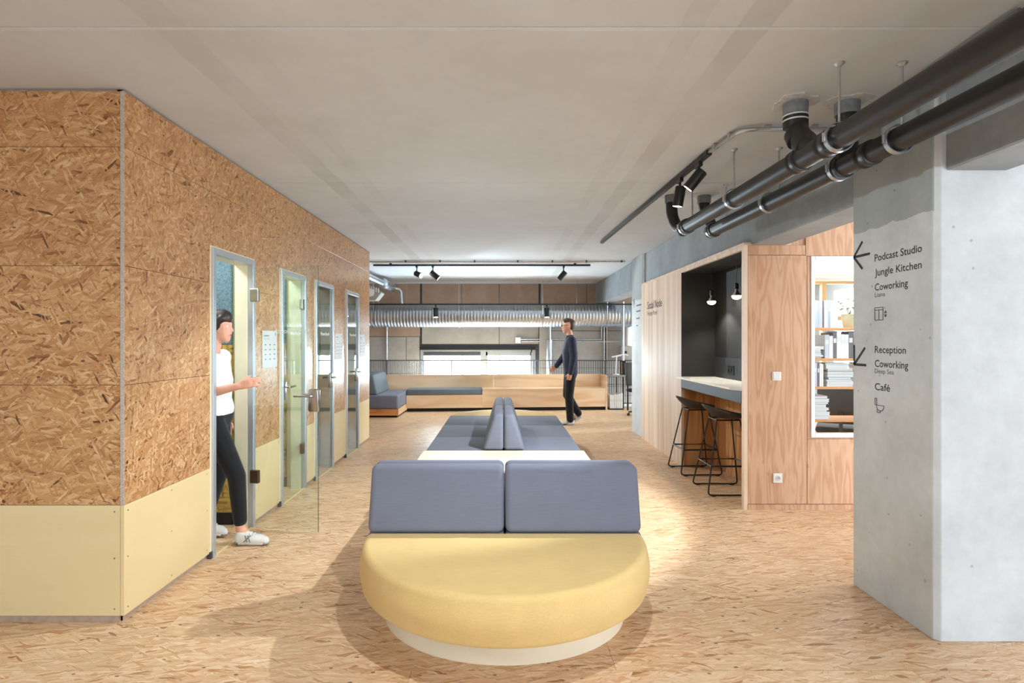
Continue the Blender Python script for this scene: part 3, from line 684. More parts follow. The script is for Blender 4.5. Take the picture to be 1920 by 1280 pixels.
put('window_frame', bm, 'window_grey', w1)
put('sash', (lambda b: bx(bx(bx(b, GX(911), GX(999), y0+.01, y1-.01, wz1-.13, wz1-.04), GX(908), GX(914), y0+.01, y1-.01, wz0, wz1-.04), GX(994), GX(1000), y0+.01, y1-.01, wz0, wz1-.04))(bmesh.new()), 'window_grey', w1)
put('rolled_blind', box(wx0+fr, GX(901), y0-.01, y0+.02, wz1-0.13, wz1-0.05), 'charcoal', w1)
put('pane', box(wx0+fr, wx1-fr, y0+.04, y0+.046, wz0+fr, wz1-.05), 'clear_glass', w1)
for x, wd in ((830, .022), (866, .05), (936, .04), (971, .015)): put('mullion', box(GX(x)-wd/2, GX(x)+wd/2, BY+0.16, BY+0.2, wz0, wz1), 'aluminium', w1)
# railing at the floor edge
ra = thing('railing', (0, 12.42, 0), 'grey metal railing with close bars behind the plywood bench', 'railing')
RY = 12.42; RZ = 1.45-(675.5-638)/1066.67*RY
put('top_rail', tube(bmesh.new(), [(-3.6, RY, RZ), (3.9, RY, RZ)], 0.012, 8), 'rail_metal', ra, smooth=True)
put('bottom_rail', tube(bmesh.new(), [(-3.6, RY, 0.08), (3.9, RY, 0.08)], 0.012, 8), 'rail_metal', ra, smooth=True)
RX = lambda x: (x-942)/1066.67*RY
for x in (-3.5, RX(726), RX(847), RX(1000), RX(1156), 3.8): put('post', box(x-.012, x+.012, RY-.02, RY+.02, -0.2, RZ), 'rail_metal', ra)
bm = bmesh.new()
x = -3.5
while x < 3.85:
    if not (RX(796) < x < RX(998)): bx(bm, x-.005, x+.005, RY-.005, RY+.005, 0.08, RZ)
    x += 0.038 if x < 0 else 0.05
for z in (0.25, 0.45, 0.65, 0.85):
    bx(bm, RX(998), 3.8, RY+.004, RY+.009, z-.004, z+.004)
put('bars', bm, 'rail_metal', ra, kind='stuff')

# =================================================================== FURNITURE
# ---- lounge island: half-round yellow seat, back-to-back grey backrests, table, grey seats, second half-round
SX, SY0, SH = 0.012, 3.063, 0.41
HW = 0.745
so_ = thing('lounge_island', (SX, 5.8, 0), 'long upholstered seating island with half-round yellow seat and grey backrests', 'sofa')
def half_round(bm, cx, cy, rx, ry, s, prof, n=40):
    """stack of D-shaped outlines; s=-1 bulges towards the camera; prof = (inset, z)"""
    rr = []
    for ins, z in prof:
        r = [(cx-(rx-ins)*math.cos(PI*j/n), cy+s*(ry-ins)*math.sin(PI*j/n), z) for j in range(n+1)]
        rr.append(r)
    return rings(bm, rr)
def soft(z0, z1, r, bulge=0.012, n=6):
    p = [(r*(1-math.sin(a))+0.0, z0+r*(1-math.cos(a))) for a in [PI/2*i/n for i in range(n+1)]]
    m = [(-bulge*math.sin(PI*i/6), z0+r+(z1-z0-2*r)*i/6) for i in range(1, 6)]
    q = [(r*(1-math.cos(a)), z1-r+r*math.sin(a)) for a in [PI/2*i/n for i in range(n+1)]]
    return p+m+q
put('seat', half_round(bmesh.new(), SX, SY0, HW, 0.765, -1, soft(0.19, SH, 0.035)), 'yellow_fabric', so_, smooth=True, angle=60, label='yellow half-round seat cushion')
put('plinth', half_round(bmesh.new(), SX, SY0+0.02, 0.635, 0.545, -1, [(0, 0), (0, 0.20)]), 'sofa_base', so_, smooth=True)
def backrest(x0, x1, y0, y1, face, z0=SH, z1=0.755):
    """sloped cushion; face is the side that leans: 'y-','y+','x-','x+'"""
    t = 0.55
    bm = bmesh.new()
    if face[0] == 'y':
        d = y1-y0; poly = [(y0, z0), (y1, z0), (y1, z1), (y0+d*t, z1)] if face == 'y-' else [(y0, z0), (y1, z0), (y1-d*t, z1), (y0, z1)]
        prism(bm, poly, 'x', x0, x1, 0.034, 5)
    else:
        d = x1-x0; poly = [(x0, z0), (x1, z0), (x1, z1), (x0+d*t, z1)] if face == 'x-' else [(x0, z0), (x1, z0), (x1-d*t, z1), (x0, z1)]
        prism(bm, poly, 'y', y0, y1, 0.034, 5)
    put('backrest', bm, 'grey_fabric', so_, smooth=True, angle=50)
for s in (-1, 1):
    xa, xb = (SX-HW+.003, SX-.003) if s < 0 else (SX+.003, SX+HW-.003)
    backrest(xa, xb, SY0-0.005, SY0+0.185, 'y-'); backrest(xa, xb, SY0+0.19, SY0+0.38, 'y+')
    for y0, y1 in ((SY0+.002, 3.80), (3.80, 4.54), (5.36, 6.165), (6.165, 7.01), (7.01, 7.86)):
        put('seat', box(xa, xb, y0+.002, y1-.002, 0.19, SH, bev=0.022, seg=4), 'grey_fabric', so_, smooth=True, angle=60)
for y0, y1 in ((5.36, 6.165), (6.165, 7.01)):
    backrest(SX-0.202, SX-0.002, y0+.002, y1-.002, 'x-'); backrest(SX+0.002, SX+0.202, y0+.002, y1-.002, 'x+')
put('table_top', box(SX-HW-.01, SX+HW+.01, 4.545, 5.355, 0.385, SH+.004, bev=0.004), 'birch', so_)
put('table_base', box(SX-HW+.05, SX+HW-.05, 4.56, 5.34, 0.10, 0.385), 'sofa_base', so_)
put('plinth', box(SX-0.635, SX+0.635, SY0+.02, 7.86, 0, 0.20), 'sofa_base', so_)
put('seat', half_round(bmesh.new(), SX, 7.86, HW, 0.76, 1, soft(0.19, SH, 0.035)), 'yellow_fabric', so_, smooth=True, angle=60)
put('plinth', half_round(bmesh.new(), SX, 7.85, 0.635, 0.56, 1, [(0, 0), (0, 0.20)]), 'sofa_base', so_, smooth=True)

# ---- built-in plywood bench at the gallery end (runs slightly askew)
bn = thing('plywood_bench', (0.1, 11.9, 0), 'long built-in plywood bench with high back below the windows', 'bench')
A = V((-2.05, 11.53, 0)); B = V((2.187, 11.86, 0)); BU = (B-A).normalized(); BN = V((-BU.y, BU.x, 0))
def bench_box(u0, u1, n0, n1, z0, z1, bev=0.0, seg=2):
    bm = box(u0, u1, n0, n1, z0, z1, bev=bev, seg=seg)
    bm.transform(Matrix(((BU.x, BN.x, 0, A.x), (BU.y, BN.y, 0, A.y), (0, 0, 1, 0), (0, 0, 0, 1)))); return bm
BL = (B-A).length; U1 = 1.645
put('toe_kick', bench_box(0.11, BL-.02, 0.05, 0.45, 0, 0.075), 'toe_black', bn)
put('front_board', bench_box(0.10, U1, 0, 0.03, 0.072, 0.335), 'ply_bench', bn)
put('front_board', bench_box(U1, BL-.03, 0, 0.03, 0.072, 0.452), 'ply_bench', bn)
put('seat_board', bench_box(0.10, U1, 0.03, 0.45, 0.305, 0.335), 'ply_bench', bn)
put('seat_board', bench_box(U1, BL-.03, 0.03, 0.45, 0.422, 0.452), 'ply_bench', bn)
for u0, u1 in ((-0.6, 1.9), (1.9, BL-.03)): put('back_board', bench_box(u0+.001, u1-.001, 0.45, 0.48, 0.05, 0.725), 'ply_bench', bn)
put('end_board', bench_box(BL-.03, BL, -0.005, 0.48, 0, 0.728), 'ply_bench', bn)
sc_ = thing('seat_cushion', tuple(A+BU*0.9+V((0, .2, .335))), 'long flat slate grey cushion lying on the plywood bench', 'cushion')
put('pad', bench_box(0.105, U1-.004, -0.01, 0.44, 0.335, 0.455, 0.02, 3), 'slate_fabric', sc_, smooth=True)
put('piping', bench_box(U1-.012, U1-.004, -0.012, 0.0, 0.345, 0.462), 'charcoal', sc_)
ch = thing('corner_chaise', (-2.3, 11.1, 0), 'dark grey corner chaise with orange plywood base beside the bench', 'sofa')
put('base', box(-2.75, -1.955, 10.70, 11.55, 0.04, 0.16), 'ply_bench', ch)
put('base_front', box(-2.75, -1.955, 10.68, 10.70, 0.04, 0.16), 'ply_orange', ch)
put('toe_kick', box(-2.75, -1.99, 10.72, 11.5, 0, 0.04), 'toe_black', ch)
put('seat', box(-2.75, -1.955, 10.665, 11.90, 0.16, 0.42, bev=0.035, seg=4), 'grey_fabric', ch, smooth=True, angle=60)
bm = prism(bmesh.new(), [(-2.75, .42), (-2.36, .42), (-2.44, .80), (-2.75, .80)], 'y', 10.72, 11.88, 0.035, 4)
put('backrest', bm, 'slate_fabric', ch, smooth=True, angle=50)

# ---- table with desk lamp and white boxes at the right gallery end
tb = thing('side_table', (2.75, 12.0, 0), 'small grey topped table beside the plywood bench end', 'table')
put('table_top', box(2.22, 3.35, 11.75, 12.3, 0.70, 0.725, bev=0.004), 'facade_grey', tb)
for x in (2.6, 3.3):
    for y in (11.8, 12.25): put('leg', box(x-.015, x+.015, y-.015, y+.015, 0, 0.70), 'black_metal', tb)
TX = lambda x, Y=12.0: (x-942)/1066.67*Y
TZ = lambda y, Y=12.0: 1.45-(y-638)/1066.67*Y
dl = thing('desk_lamp', (TX(1155), 12.0, 0.725), 'white jointed desk lamp standing on the small table', 'lamp')
put('base', lathe(bmesh.new(), [(0.07, 0.725), (0.07, 0.74), (0.02, 0.75)], (TX(1155), 12.0, 0), seg=20), 'white_plastic', dl, smooth=True)
put('arm', tube(bmesh.new(), bent([(TX(1155), 12.0, .74), (TX(1156), 12, TZ(667)), (TX(1170), 12, TZ(664)), (TX(1178), 12, TZ(666))], .05), 0.011, 8), 'white_plastic', dl, smooth=True)
put('head', prism(bmesh.new(), [(TX(1147), TZ(668)), (TX(1163), TZ(664.5)), (TX(1164), TZ(667)), (TX(1148), TZ(670))], 'y', 11.95, 12.05, 0.004, 1), 'white_plastic', dl)
dk = thing('dark_case', (TX(1169), 12.05, 0.725), 'dark brown case standing upright on the small table', 'case')
put('shell', box(TX(1165), TX(1173), 11.98, 12.14, 0.725, TZ(676), bev=0.006), 'toe_black', dk); put('spine', box(TX(1165)-.001, TX(1165)+.008, 11.979, 11.985, 0.74, TZ(678)), 'shelf_wood', dk)
for i, (x, h) in enumerate(((1142, 25), (1146, 25), (1150, 26), (1154, 26), (1158, 27), (1162, 28))):
    x0 = TX(x); bm = box(x0, x0+.042, 11.9, 12.2, 0.03, 0.03+h*.0112, bev=0.003)
    bx(bm, x0+.012, x0+.030, 11.899, 11.901, 0.17, 0.22, mi=1)
    put('ring_binder', bm, ['white_plastic', 'paper'], label='white ring binder standing under the small table', category='binder', group='binders under the small table')
put('crate_shelf', (lambda b: bx(bx(b, TX(1141), TX(1168), 11.88, 12.22, 0.015, 0.03), TX(1141), TX(1168), 11.9, 12.2, 0, 0.015))(bmesh.new()), 'rail_metal', label='low grey shelf board under the white binders', category='shelf')

# ---- bar stools in front of the niche
def make_stool(loc, rz, label):
    t = thing('bar_stool', (0, 0, 0), label, 'stool', 'bar stools at the niche counter')
    n = 36; bm = bmesh.new()
    def lip(a):      # height of the shell rim: low at the front (+x), high at the back (-x)
        return 0.735 + 0.105*(0.5-0.5*math.cos(a))**1.4
    def ring(f, dz, shrink):
        r = []
        for j in range(n):
            a = 2*PI*j/n; rx, ry = 0.205*shrink, 0.225*shrink
            zz = 0.715+(lip(a)-0.715)*f**2.2
            r.append((rx*f*math.cos(a), ry*f*math.sin(a), zz+dz))
        return r
    fs = [0.12, 0.35, 0.55, 0.72, 0.86, 0.95, 1.0]
    rings(bm, [ring(f, 0.0, 1.0) for f in fs] + [ring(f, -0.02, 0.985) for f in reversed(fs)])
    put('seat', bm, 'black_plastic', t, smooth=True, angle=60)
    r = 0.0075; zt = 0.693
    for s in (-1, 1):      # each side loop: front leg, foot runner, rear leg
        put('leg_frame', tube(bmesh.new(), bent([(-0.11, s*0.10, zt), (-0.235, s*0.215, 0.012), (0.215, s*0.215, 0.012), (0.11, s*0.10, zt)], 0.04), r, 8), 'black_metal', t, smooth=True)
        put('top_bar', tube(bmesh.new(), [(-0.115, s*0.10, zt), (0.115, s*0.10, zt)], r, 8), 'black_metal', t, smooth=True)
        for x in (-0.18, 0.16): put('glide', box(x-.02, x+.02, s*0.215-.008, s*0.215+.008, 0.0, 0.010, bev=0.002), 'black_plastic', t)
    k = 0.62; zf = zt*(1-k)+0.012*k; xa = -0.11-0.125*k; xb = 0.11+0.105*k; yy = 0.10+0.115*k
    put('footrest', tube(bmesh.new(), [(xa, -yy, zf), (xa, yy, zf), (xb, yy, zf), (xb, -yy, zf), (xa, -yy, zf)], r*0.95, 8), 'black_metal', t, smooth=True)
    for x in (-0.11, 0.11): put('cross_bar', tube(bmesh.new(), [(x, -0.10, zt), (x, 0.10, zt)], r, 8), 'black_metal', t, smooth=True)
    t.location = loc; t.rotation_euler = (0, 0, rz); return t
make_stool((2.135, 6.30, 0), 0.03, 'black shell bar stool at the counter, the one beside the pale lettered board')
make_stool((2.145, 5.50, 0), 0.0, 'black shell bar stool at the counter, the one beside the cabin corner')
# ---- bulbs hanging in the niche
for i, (y, z) in enumerate(((6.20, 1.89), (5.54, 1.90))):
    x = 2.28
    t = thing('pendant_bulb', (x, y, z-0.05), 'mirrored bulb hanging in the niche, ' + ('the one beside the lettered board' if i == 0 else 'the one beside the cabin corner'), 'lamp', 'bulbs in the bar niche')
    put('cord', tube(bmesh.new(), [(x, y, z+0.10), (x, y, 2.235)], 0.003, 6), 'black_metal', t)
    put('socket', lathe(bmesh.new(), [(0.010, 0.11), (0.020, 0.10), (0.020, 0.05)], (x, y, z), seg=14), 'black_metal', t, smooth=True)
    put('neck', lathe(bmesh.new(), [(0.016, 0.055), (0.017, 0.03), (0.034, 0.006), (0.044, -0.014)], (x, y, z), seg=20), 'chrome', t, smooth=True, angle=70)
    put('bulb', lathe(bmesh.new(), [(0.044, -0.014), (0.045, -0.022), (0.036, -0.040), (0.018, -0.049), (0.004, -0.051)], (x, y, z), seg=20), 'bulb_on', t, smooth=True, angle=70)
    spot('pendant_light', (x, y, z-0.06), (0.18, 0, -1), 14, 120, 0.6, 0.03, (1, 0.9, 0.76))

# ---- bookcase behind the glazed opening, with books and a plant
SYF, SYB = 5.06, 5.34
bc = thing('bookcase', (3.15, 5.2, 0), 'open bookcase with thin wooden shelves behind the glazed opening', 'bookcase')
SZ = [0.746, 1.038, 1.29, 1.564]
for z in SZ: put('shelf', box(2.68, 3.62, SYF, SYB, z-.022, z, bev=0.002, seg=1), 'shelf_wood', bc)
put('shelf', box(2.68, 3.62, SYF, SYB, 0.10, 0.122), 'shelf_wood', bc); put('shelf', box(2.68, 3.62, SYF, SYB, 2.01, 2.032), 'shelf_wood', bc)
for x in (2.66, 3.62): put('side_panel', box(x, x+.02, SYF+.002, SYB, 0, 2.032), 'white_frame', bc)
sl = thing('shelf_lamp', (3.14, 5.0, 2.032), 'bright white strip lamp along the top of the bookcase', 'lamp')
put('diffuser', box(2.69, 3.61, 5.00, 5.03, 2.045, 2.125, bev=.004), 'lamp_soft', sl); put('housing', box(2.68, 3.62, 5.03, 5.10, 2.032, 2.135, bev=.003), 'white_plastic', sl)
area('shelf_lamp_light', (3.14, 4.985, 2.03), (3.14, 5.2, 1.0), .9, .03, 4, (.9, .96, 1))
BC = [(206, 214, 226), (226, 228, 232), (168, 184, 204), (236, 236, 234), (190, 196, 204), (214, 208, 198), (96, 92, 98), (222, 226, 236), (150, 166, 186), (232, 226, 214), (120, 70, 60), (196, 190, 206)]
BM = [plain('book_cover_%d' % i, c, 0.5, var=0.04) for i, c in enumerate(BC)]
CN = ['pale blue', 'light grey', 'steel blue', 'white', 'silver grey', 'beige', 'charcoal', 'icy white', 'blue grey', 'cream', 'brown', 'pale lilac']
NM = ['on the low shelf', 'on the second shelf', 'on the third shelf', 'on the top filled shelf']
rb = random.Random(11)
def book(x0, z0, th, h, dp, lie, si, tilt=0.0):
    """hard cover with a recessed block of pages"""
    i = rb.randrange(len(BC)); bm = bmesh.new(); c = 0.0025
    if not lie:
        bx(bm, x0, x0+c, SYF+.02, SYF+.02+dp, z0, z0+h); bx(bm, x0+th-c, x0+th, SYF+.02, SYF+.02+dp, z0, z0+h); bx(bm, x0+c, x0+th-c, SYF+.02, SYF+.023, z0, z0+h)
        bx(bm, x0+c, x0+th-c, SYF+.024, SYF+.015+dp, z0+.003, z0+h-.004, mi=1)
        if th > 0.018: bx(bm, x0+.004, x0+th-.004, SYF+.0185, SYF+.0201, z0+h*.6, z0+h*.78, mi=1)
        if tilt: bmesh.ops.rotate(bm, verts=bm.verts, cent=(x0, SYF, z0), matrix=Matrix.Rotation(tilt, 3, 'Y'))
    else:
        bx(bm, x0, x0+h, SYF+.02, SYF+.02+dp, z0, z0+c); bx(bm, x0, x0+h, SYF+.02, SYF+.02+dp, z0+th-c, z0+th); bx(bm, x0, x0+.003, SYF+.02, SYF+.02+dp, z0+c, z0+th-c)
        bx(bm, x0+.004, x0+h-.004, SYF+.024, SYF+.015+dp, z0+c, z0+th-c, mi=1)
    put('book', bm, [BM[i], M['paper']], label='%s book %s %s of the bookcase' % (CN[i], 'lying flat' if lie else 'standing upright', NM[si]), category='book', group='books %s' % NM[si])
def upright(x, x1, si, hmin, hmax):
    while x < x1:
        th = rb.choice((.016, .02, .026, .032, .038)); book(x, SZ[si], th, rb.uniform(hmin, hmax), .20, False, si); x += th+.0015
def flat(x, si, n, w):
    z = SZ[si]
    for k in range(n):
        th = rb.choice((.014, .02, .026, .032)); book(x+rb.uniform(0, .03), z, th, w*rb.uniform(.85, 1), .21, True, si); z += th+.001
        if z > SZ[si]+.2: break
upright(2.70, 2.98, 3, .215, .26); upright(2.88, 3.30, 2, .20, .245); upright(2.70, 2.86, 1, .19, .235); upright(3.30, 3.58, 3, .2, .24); upright(3.32, 3.58, 2, .2, .24)
flat(2.70, 2, 6, .165); flat(2.88, 1, 11, .24); flat(2.70, 0, 9, .22); flat(3.20, 1, 9, .26)
px, py = 3.16, 5.18
pl = thing('potted_plant', (px, py, SZ[3]), 'small leafy plant in an olive pot on the bookcase', 'plant')
put('pot', lathe(bmesh.new(), [(0.05, 0), (0.066, 0.10), (0.07, 0.125), (0.06, 0.125), (0.055, 0.10)], (px, py, SZ[3]), seg=20), 'pot', pl, smooth=True)
put('soil', lathe(bmesh.new(), [(0.056, 0.10), (0.056, 0.108)], (px, py, SZ[3]), seg=16), 'toe_black', pl)
for i in range(16):
    a = i*2.4; r = .04+.07*rb.random(); h = .17+.10*rb.random(); d = V((math.cos(a), math.sin(a)*.7, 0))
    tip = V((px, py, SZ[3]))+d*(r+.06)+V((0, 0, h-.02)); mid = V((px, py, SZ[3]))+d*r+V((0, 0, h)); s = V((-d.y, d.x, 0))*.024
    bm = bmesh.new(); b0 = V((px, py, SZ[3]+.11))
    tube(bm, [b0, (b0+mid)/2+V((0, 0, .02)), mid], .002, 5)
    vs = [bm.verts.new(q) for q in (mid, mid*.6+tip*.4+s+V((0, 0, .006)), tip, mid*.6+tip*.4-s+V((0, 0, .006)), mid*.55+tip*.45-V((0, 0, .004)))]
    for f in ((0, 1, 4), (1, 2, 4), (2, 3, 4), (3, 0, 4)): bm.faces.new([vs[j] for j in f])
    put('leaf', bm, 'leaf', pl)
# ---- office chairs
def office_chair(loc, rz, label):
    t = thing('office_chair', (0, 0, 0), label, 'chair')
    put('seat', box(-.24, .24, -.23, .25, .45, .52, bev=.03, seg=3), 'black_cloth', t, smooth=True, angle=60)
    put('backrest', prism(bmesh.new(), [(.22, .58), (.27, .56), (.33, 1.0), (.27, 1.02)], 'x', -.22, .22, .015, 2), 'black_plastic', t, smooth=True)
    put('back_support', tube(bmesh.new(), bent([(0, .05, .44), (0, .28, .46), (0, .31, .70)], .08), .018, 8), 'black_metal', t, smooth=True)
    put('gas_column', lathe(bmesh.new(), [(.028, .09), (.028, .28), (.016, .28), (.016, .46)], seg=12), 'black_metal', t, smooth=True)
    for k in range(5):
        a = 2*PI*k/5+.3; c, s = math.cos(a), math.sin(a)
        put('base_arm', tube(bmesh.new(), [(0, 0, .115), (c*.3, s*.3, .075)], [.024, .014], 8), 'black_plastic', t, smooth=True)
        put('caster', lathe(bmesh.new(), [(.026, -.012), (.03, 0), (.026, .012)], (c*.3, s*.3, .031), (-s, c, 0), 12), 'black_plastic', t, smooth=True)
    t.location = loc; t.rotation_euler = (0, 0, rz)
office_chair((3.72, 6.25, 0), 2.6, 'black office chair in the office behind the bookcase')
office_chair((2.72, 10.95, 0), 0.4, 'black office chair behind the far concrete column')

# =================================================================== PIPES, TRACKS, DUCTS
pnl = thing('fill_housing', (-2.2, -.7, 2.67), 'added housing of the unseen fill light over the entrance side', 'lamp')  # made-up tray and mount that house the added fill light
put('tray', box(-3.5, -.9, -1.0, -.4, 2.668, 2.70, bev=.004), 'white_plastic', pnl)
put('mount', box(-2.4, -2.0, -.8, -.6, 2.70, CEIL), 'white_plastic', pnl)
# ---- the two black waste pipes below the ceiling
def pline(P0, P1, y): s = (y-P0[1])/(P1[1]-P0[1]); return V(P0)*(1-s)+V(P1)*s
pA0, pA1 = (1.585, -4.5, 2.335), (1.572, 4.93, 2.420)
pB0, pB1 = (1.878, -4.5, 2.315), (1.866, 5.06, 2.425)
def clamp(bm, c, r, d=(0, 1, 0)): return lathe(bm, [(r, -.014), (r+.005, -.014), (r+.005, .014), (r, .014)], c, d, 24, cap=False)
def black_pipe(P0, P1, R, sockets, clamps, rods, label, name='waste_pipe'):
    t = thing(name, P0, label, 'pipe')
    put('pipe', tube(bmesh.new(), [P0, P1], R, 24), 'black_pipe', t, smooth=True, angle=50)
    d = V(P1)-V(P0)
    for y0, y1 in sockets:
        c = pline(P0, P1, y0); L = y1-y0
        put('socket', lathe(bmesh.new(), [(R, 0), (R+.008, .004), (R+.009, .03), (R+.006, .034), (R+.006, L-.034), (R+.009, L-.03), (R+.008, L-.004), (R, L)], c, d, 24), 'black_pipe', t, smooth=True, angle=50)
    for y in clamps:
        c = pline(P0, P1, y); cl = put('clamp', clamp(bmesh.new(), c, R+.009, d), 'galvanised', t, smooth=True)
        put('clamp_bolt', lathe(bmesh.new(), [(.007, -.02), (.007, .02)], c+V((-R-.018, 0, 0)), (0, 0, 1), 8), 'galvanised', cl)
    for y in rods:
        c = pline(P0, P1, y); top = V((c.x, c.y, CEIL))
        rd = put('hanger_rod', tube(bmesh.new(), [c+V((0, 0, R+.006)), top], .006, 8), 'galvanised', t, smooth=True)
        put('rosette', lathe(bmesh.new(), [(.010, -.016), (.024, -.004), (.024, 0)], top, (0, 0, 1), 14), 'galvanised', rd, smooth=True)
    return t
tA = black_pipe(pA0, pA1, .056, [(2.70, 2.79), (2.98, 3.06), (4.80, 4.90)], [2.66, 3.86, 4.86], [0.6, 2.66, 3.86, 4.71], 'black waste pipe nearer the room centre with a bent branch to the ceiling')
tB = black_pipe(pB0, pB1, .056, [(2.86, 2.95), (3.10, 3.20), (4.98, 5.05)], [2.68, 3.15, 3.98, 5.03], [0.7, 2.66, 3.84, 4.75], 'black waste pipe alongside the concrete beam')
def riser(t, pts, R=.054, collar=True):
    put('riser', tube(bmesh.new(), bent(pts, .10, 6), R, 22), 'black_pipe', t, smooth=True, angle=50)
    p = V(pts[0])
    put('sleeve', lathe(bmesh.new(), [(R+.008, -.075), (R+.010, 0)], p, (0, 0, 1), 22), 'grey_sleeve', t, smooth=True)
    bm = bmesh.new(); n = 26; rr = []
    for ins, z in ((0.0, CEIL+.001), (0.004, CEIL-.006), (.035, CEIL-.009)):
        rr.append([(p.x+(R+.062-ins+.016*math.sin(3*q+p.x*9)+.008*math.sin(7*q))*math.cos(q), p.y+(R+.062-ins+.016*math.sin(3*q+p.x*9)+.008*math.sin(7*q))*math.sin(q), z) for q in [2*PI*j/n for j in range(n)]])
    put('mortar_ring', rings(bm, rr), 'mortar', t)
riser(tA, [(1.592, 3.09, CEIL), (1.592, 3.09, 2.585), (1.580, 2.88, 2.405)])
for c, d in (((1.592, 3.09, 2.635), (0, 0, 1)), ((1.59, 3.06, 2.545), (0, .55, .83)), ((1.586, 2.975, 2.475), (0, .76, .65))):
    put('socket', lathe(bmesh.new(), [(.054, -.035), (.063, -.03), (.064, .025), (.054, .032)], c, d, 22), 'black_pipe', tA, smooth=True)
for z in (2.665, 2.64): put('sticker', lathe(bmesh.new(), [(.0652, -.004), (.0652, .004)], (1.592, 3.09, z), (0, 0, 1), 22, cap=False), 'paper', tA)
riser(tB, [(1.873, 3.09, CEIL), (1.873, 3.09, 2.40)])
riser(tA, [(1.505, 5.06, CEIL), (1.505, 5.06, 2.56), (1.54, 5.03, 2.45), (1.573, 4.92, 2.42)], .05)
riser(tB, [(1.800, 5.08, CEIL), (1.800, 5.08, 2.62), (1.862, 5.10, 2.50), (1.866, 5.05, 2.425)], .05)
put('end_cap', lathe(bmesh.new(), [(.062, 0), (.064, .03), (.03, .05)], pA1, (0, 1, 0), 22), 'black_pipe', tA, smooth=True)
put('end_cap', lathe(bmesh.new(), [(.062, 0), (.064, .03), (.03, .05)], pB1, (0, 1, 0), 22), 'black_pipe', tB, smooth=True)

# ---- spotlights on tracks
def spotlight(at, drop, d, label, group, power=0, deg=50, L=.155, R=.04, lit=True, blend=.25):
    """at = point on the track's underside; drop = pivot height below; d = beam direction"""
    at = V(at); d = V(d).normalized(); pv = at-V((0, 0, drop))
    t = thing('spotlight', tuple(at), label, 'lamp', group)
    put('adapter', box(at.x-.014, at.x+.014, at.y-.045, at.y+.045, at.z-.03, at.z+.002, bev=.003), 'black_metal', t)
    put('arm', tube(bmesh.new(), [at-V((0, 0, .02)), pv], .009, 8), 'black_metal', t, smooth=True)
    c = pv+d*.03
    put('housing', lathe(bmesh.new(), [(R-.004, -L*.45), (R, -L*.42), (R, L*.55), (R-.004, L*.55), (R-.005, L*.50)], c, d, 24), 'black_metal', t, smooth=True, angle=40)
    put('lens', lathe(bmesh.new(), [(R-.005, L*.53), (.002, L*.535)], c, d, 20), 'lamp_on' if lit else 'black_plastic', t, smooth=True)
    if power: spot('spotlight_beam', tuple(c+d*(L*.58)), d, power, deg, blend, .03)
    return t
def track(name, a, b, label, w=.018, h=.03):
    a = V(a); b = V(b); d = (b-a).normalized(); s = V((-d.y, d.x, 0)).normalized()*w; hz = V((0, 0, h))
    t = thing(name, tuple((a+b)/2), label, 'track')
    put('rail', rings(bmesh.new(), [[p-s, p+s, p+s+hz, p-s+hz] for p in (a, b)]), 'black_metal', t)
    q = V((0, 0, -.0008))
    put('conductor_slot', rings(bmesh.new(), [[p-s*.4+q, p+s*.4+q, p+s*.4-q*.5, p-s*.4-q*.5] for p in (a+d*.01, b-d*.01)]), 'charcoal', t)
    return t
trk = track('lighting_track', (1.398, 3.844, 2.705), (1.286, 7.373, 2.705), 'black lighting track on the ceiling beside the waste pipes')
put('mount', (lambda b: bx(bx(b, 1.385, 1.405, 3.95, 4.0, 2.735, CEIL), 1.285, 1.305, 7.2, 7.25, 2.735, CEIL))(bmesh.new()), 'black_metal', trk)
spotlight((1.392, 4.034, 2.705), .085, (-.60, .26, -.76), 'black cylinder spotlight on the ceiling track, lens showing, tilted over the seating island', 'spotlights on the track beside the pipes', 300, 88, blend=.25)
spotlight((1.380, 4.42, 2.705), .10, (-.15, .10, -.98), 'black cylinder spotlight on the ceiling track, hanging steeply beside the pipe end', 'spotlights on the track beside the pipes', 42, 80, blend=.5)
trn = track('lighting_track', (-1.3, 1.68, 2.705), (1.1, 1.68, 2.705), 'black lighting track on the ceiling above the entrance side')
put('mount', (lambda b: bx(bx(b, -1.2, -1.15, 1.67, 1.69, 2.735, CEIL), 1.0, 1.05, 1.67, 1.69, 2.735, CEIL))(bmesh.new()), 'black_metal', trn)
spotlight((.40, 1.68, 2.705), .07, (-.30, .48, -.82), 'black spotlight over the entrance side aimed at the yellow seat', 'spotlights over the entrance side', 98, 104, blend=.6, L=.12)
spotlight((-1.0, 1.68, 2.705), .07, (.86, .37, -.22), 'black spotlight over the entrance side aimed at the lettered column', 'spotlights over the entrance side', 60, 50, blend=.9, L=.12)
# conduit feeding the track
cn = thing('conduit', (1.6, 3.45, CEIL), 'silver conduit with a bend feeding the ceiling track', 'conduit')
put('pipe_run', tube(bmesh.new(), bent([(1.398, 3.85, 2.722), (1.436, 3.455, 2.722), (1.52, 3.425, 2.722), (1.96, 3.425, 2.722)], .05), .013, 10), 'galvanised', cn, smooth=True)
put('pipe_run', tube(bmesh.new(), bent([(1.96, 3.425, 2.722), (2.02, 3.40, 2.722), (2.03, 2.9, 2.725), (2.0, 2.2, 2.728)], .06), .010, 8), 'grey_sleeve', cn, smooth=True)
for p in ((1.405, 3.75), (1.425, 3.55), (1.60, 3.425), (1.88, 3.425)): put('saddle_clip', box(p[0]-.018, p[0]+.018, p[1]-.012, p[1]+.012, 2.712, CEIL, bev=.003), 'galvanised', cn)
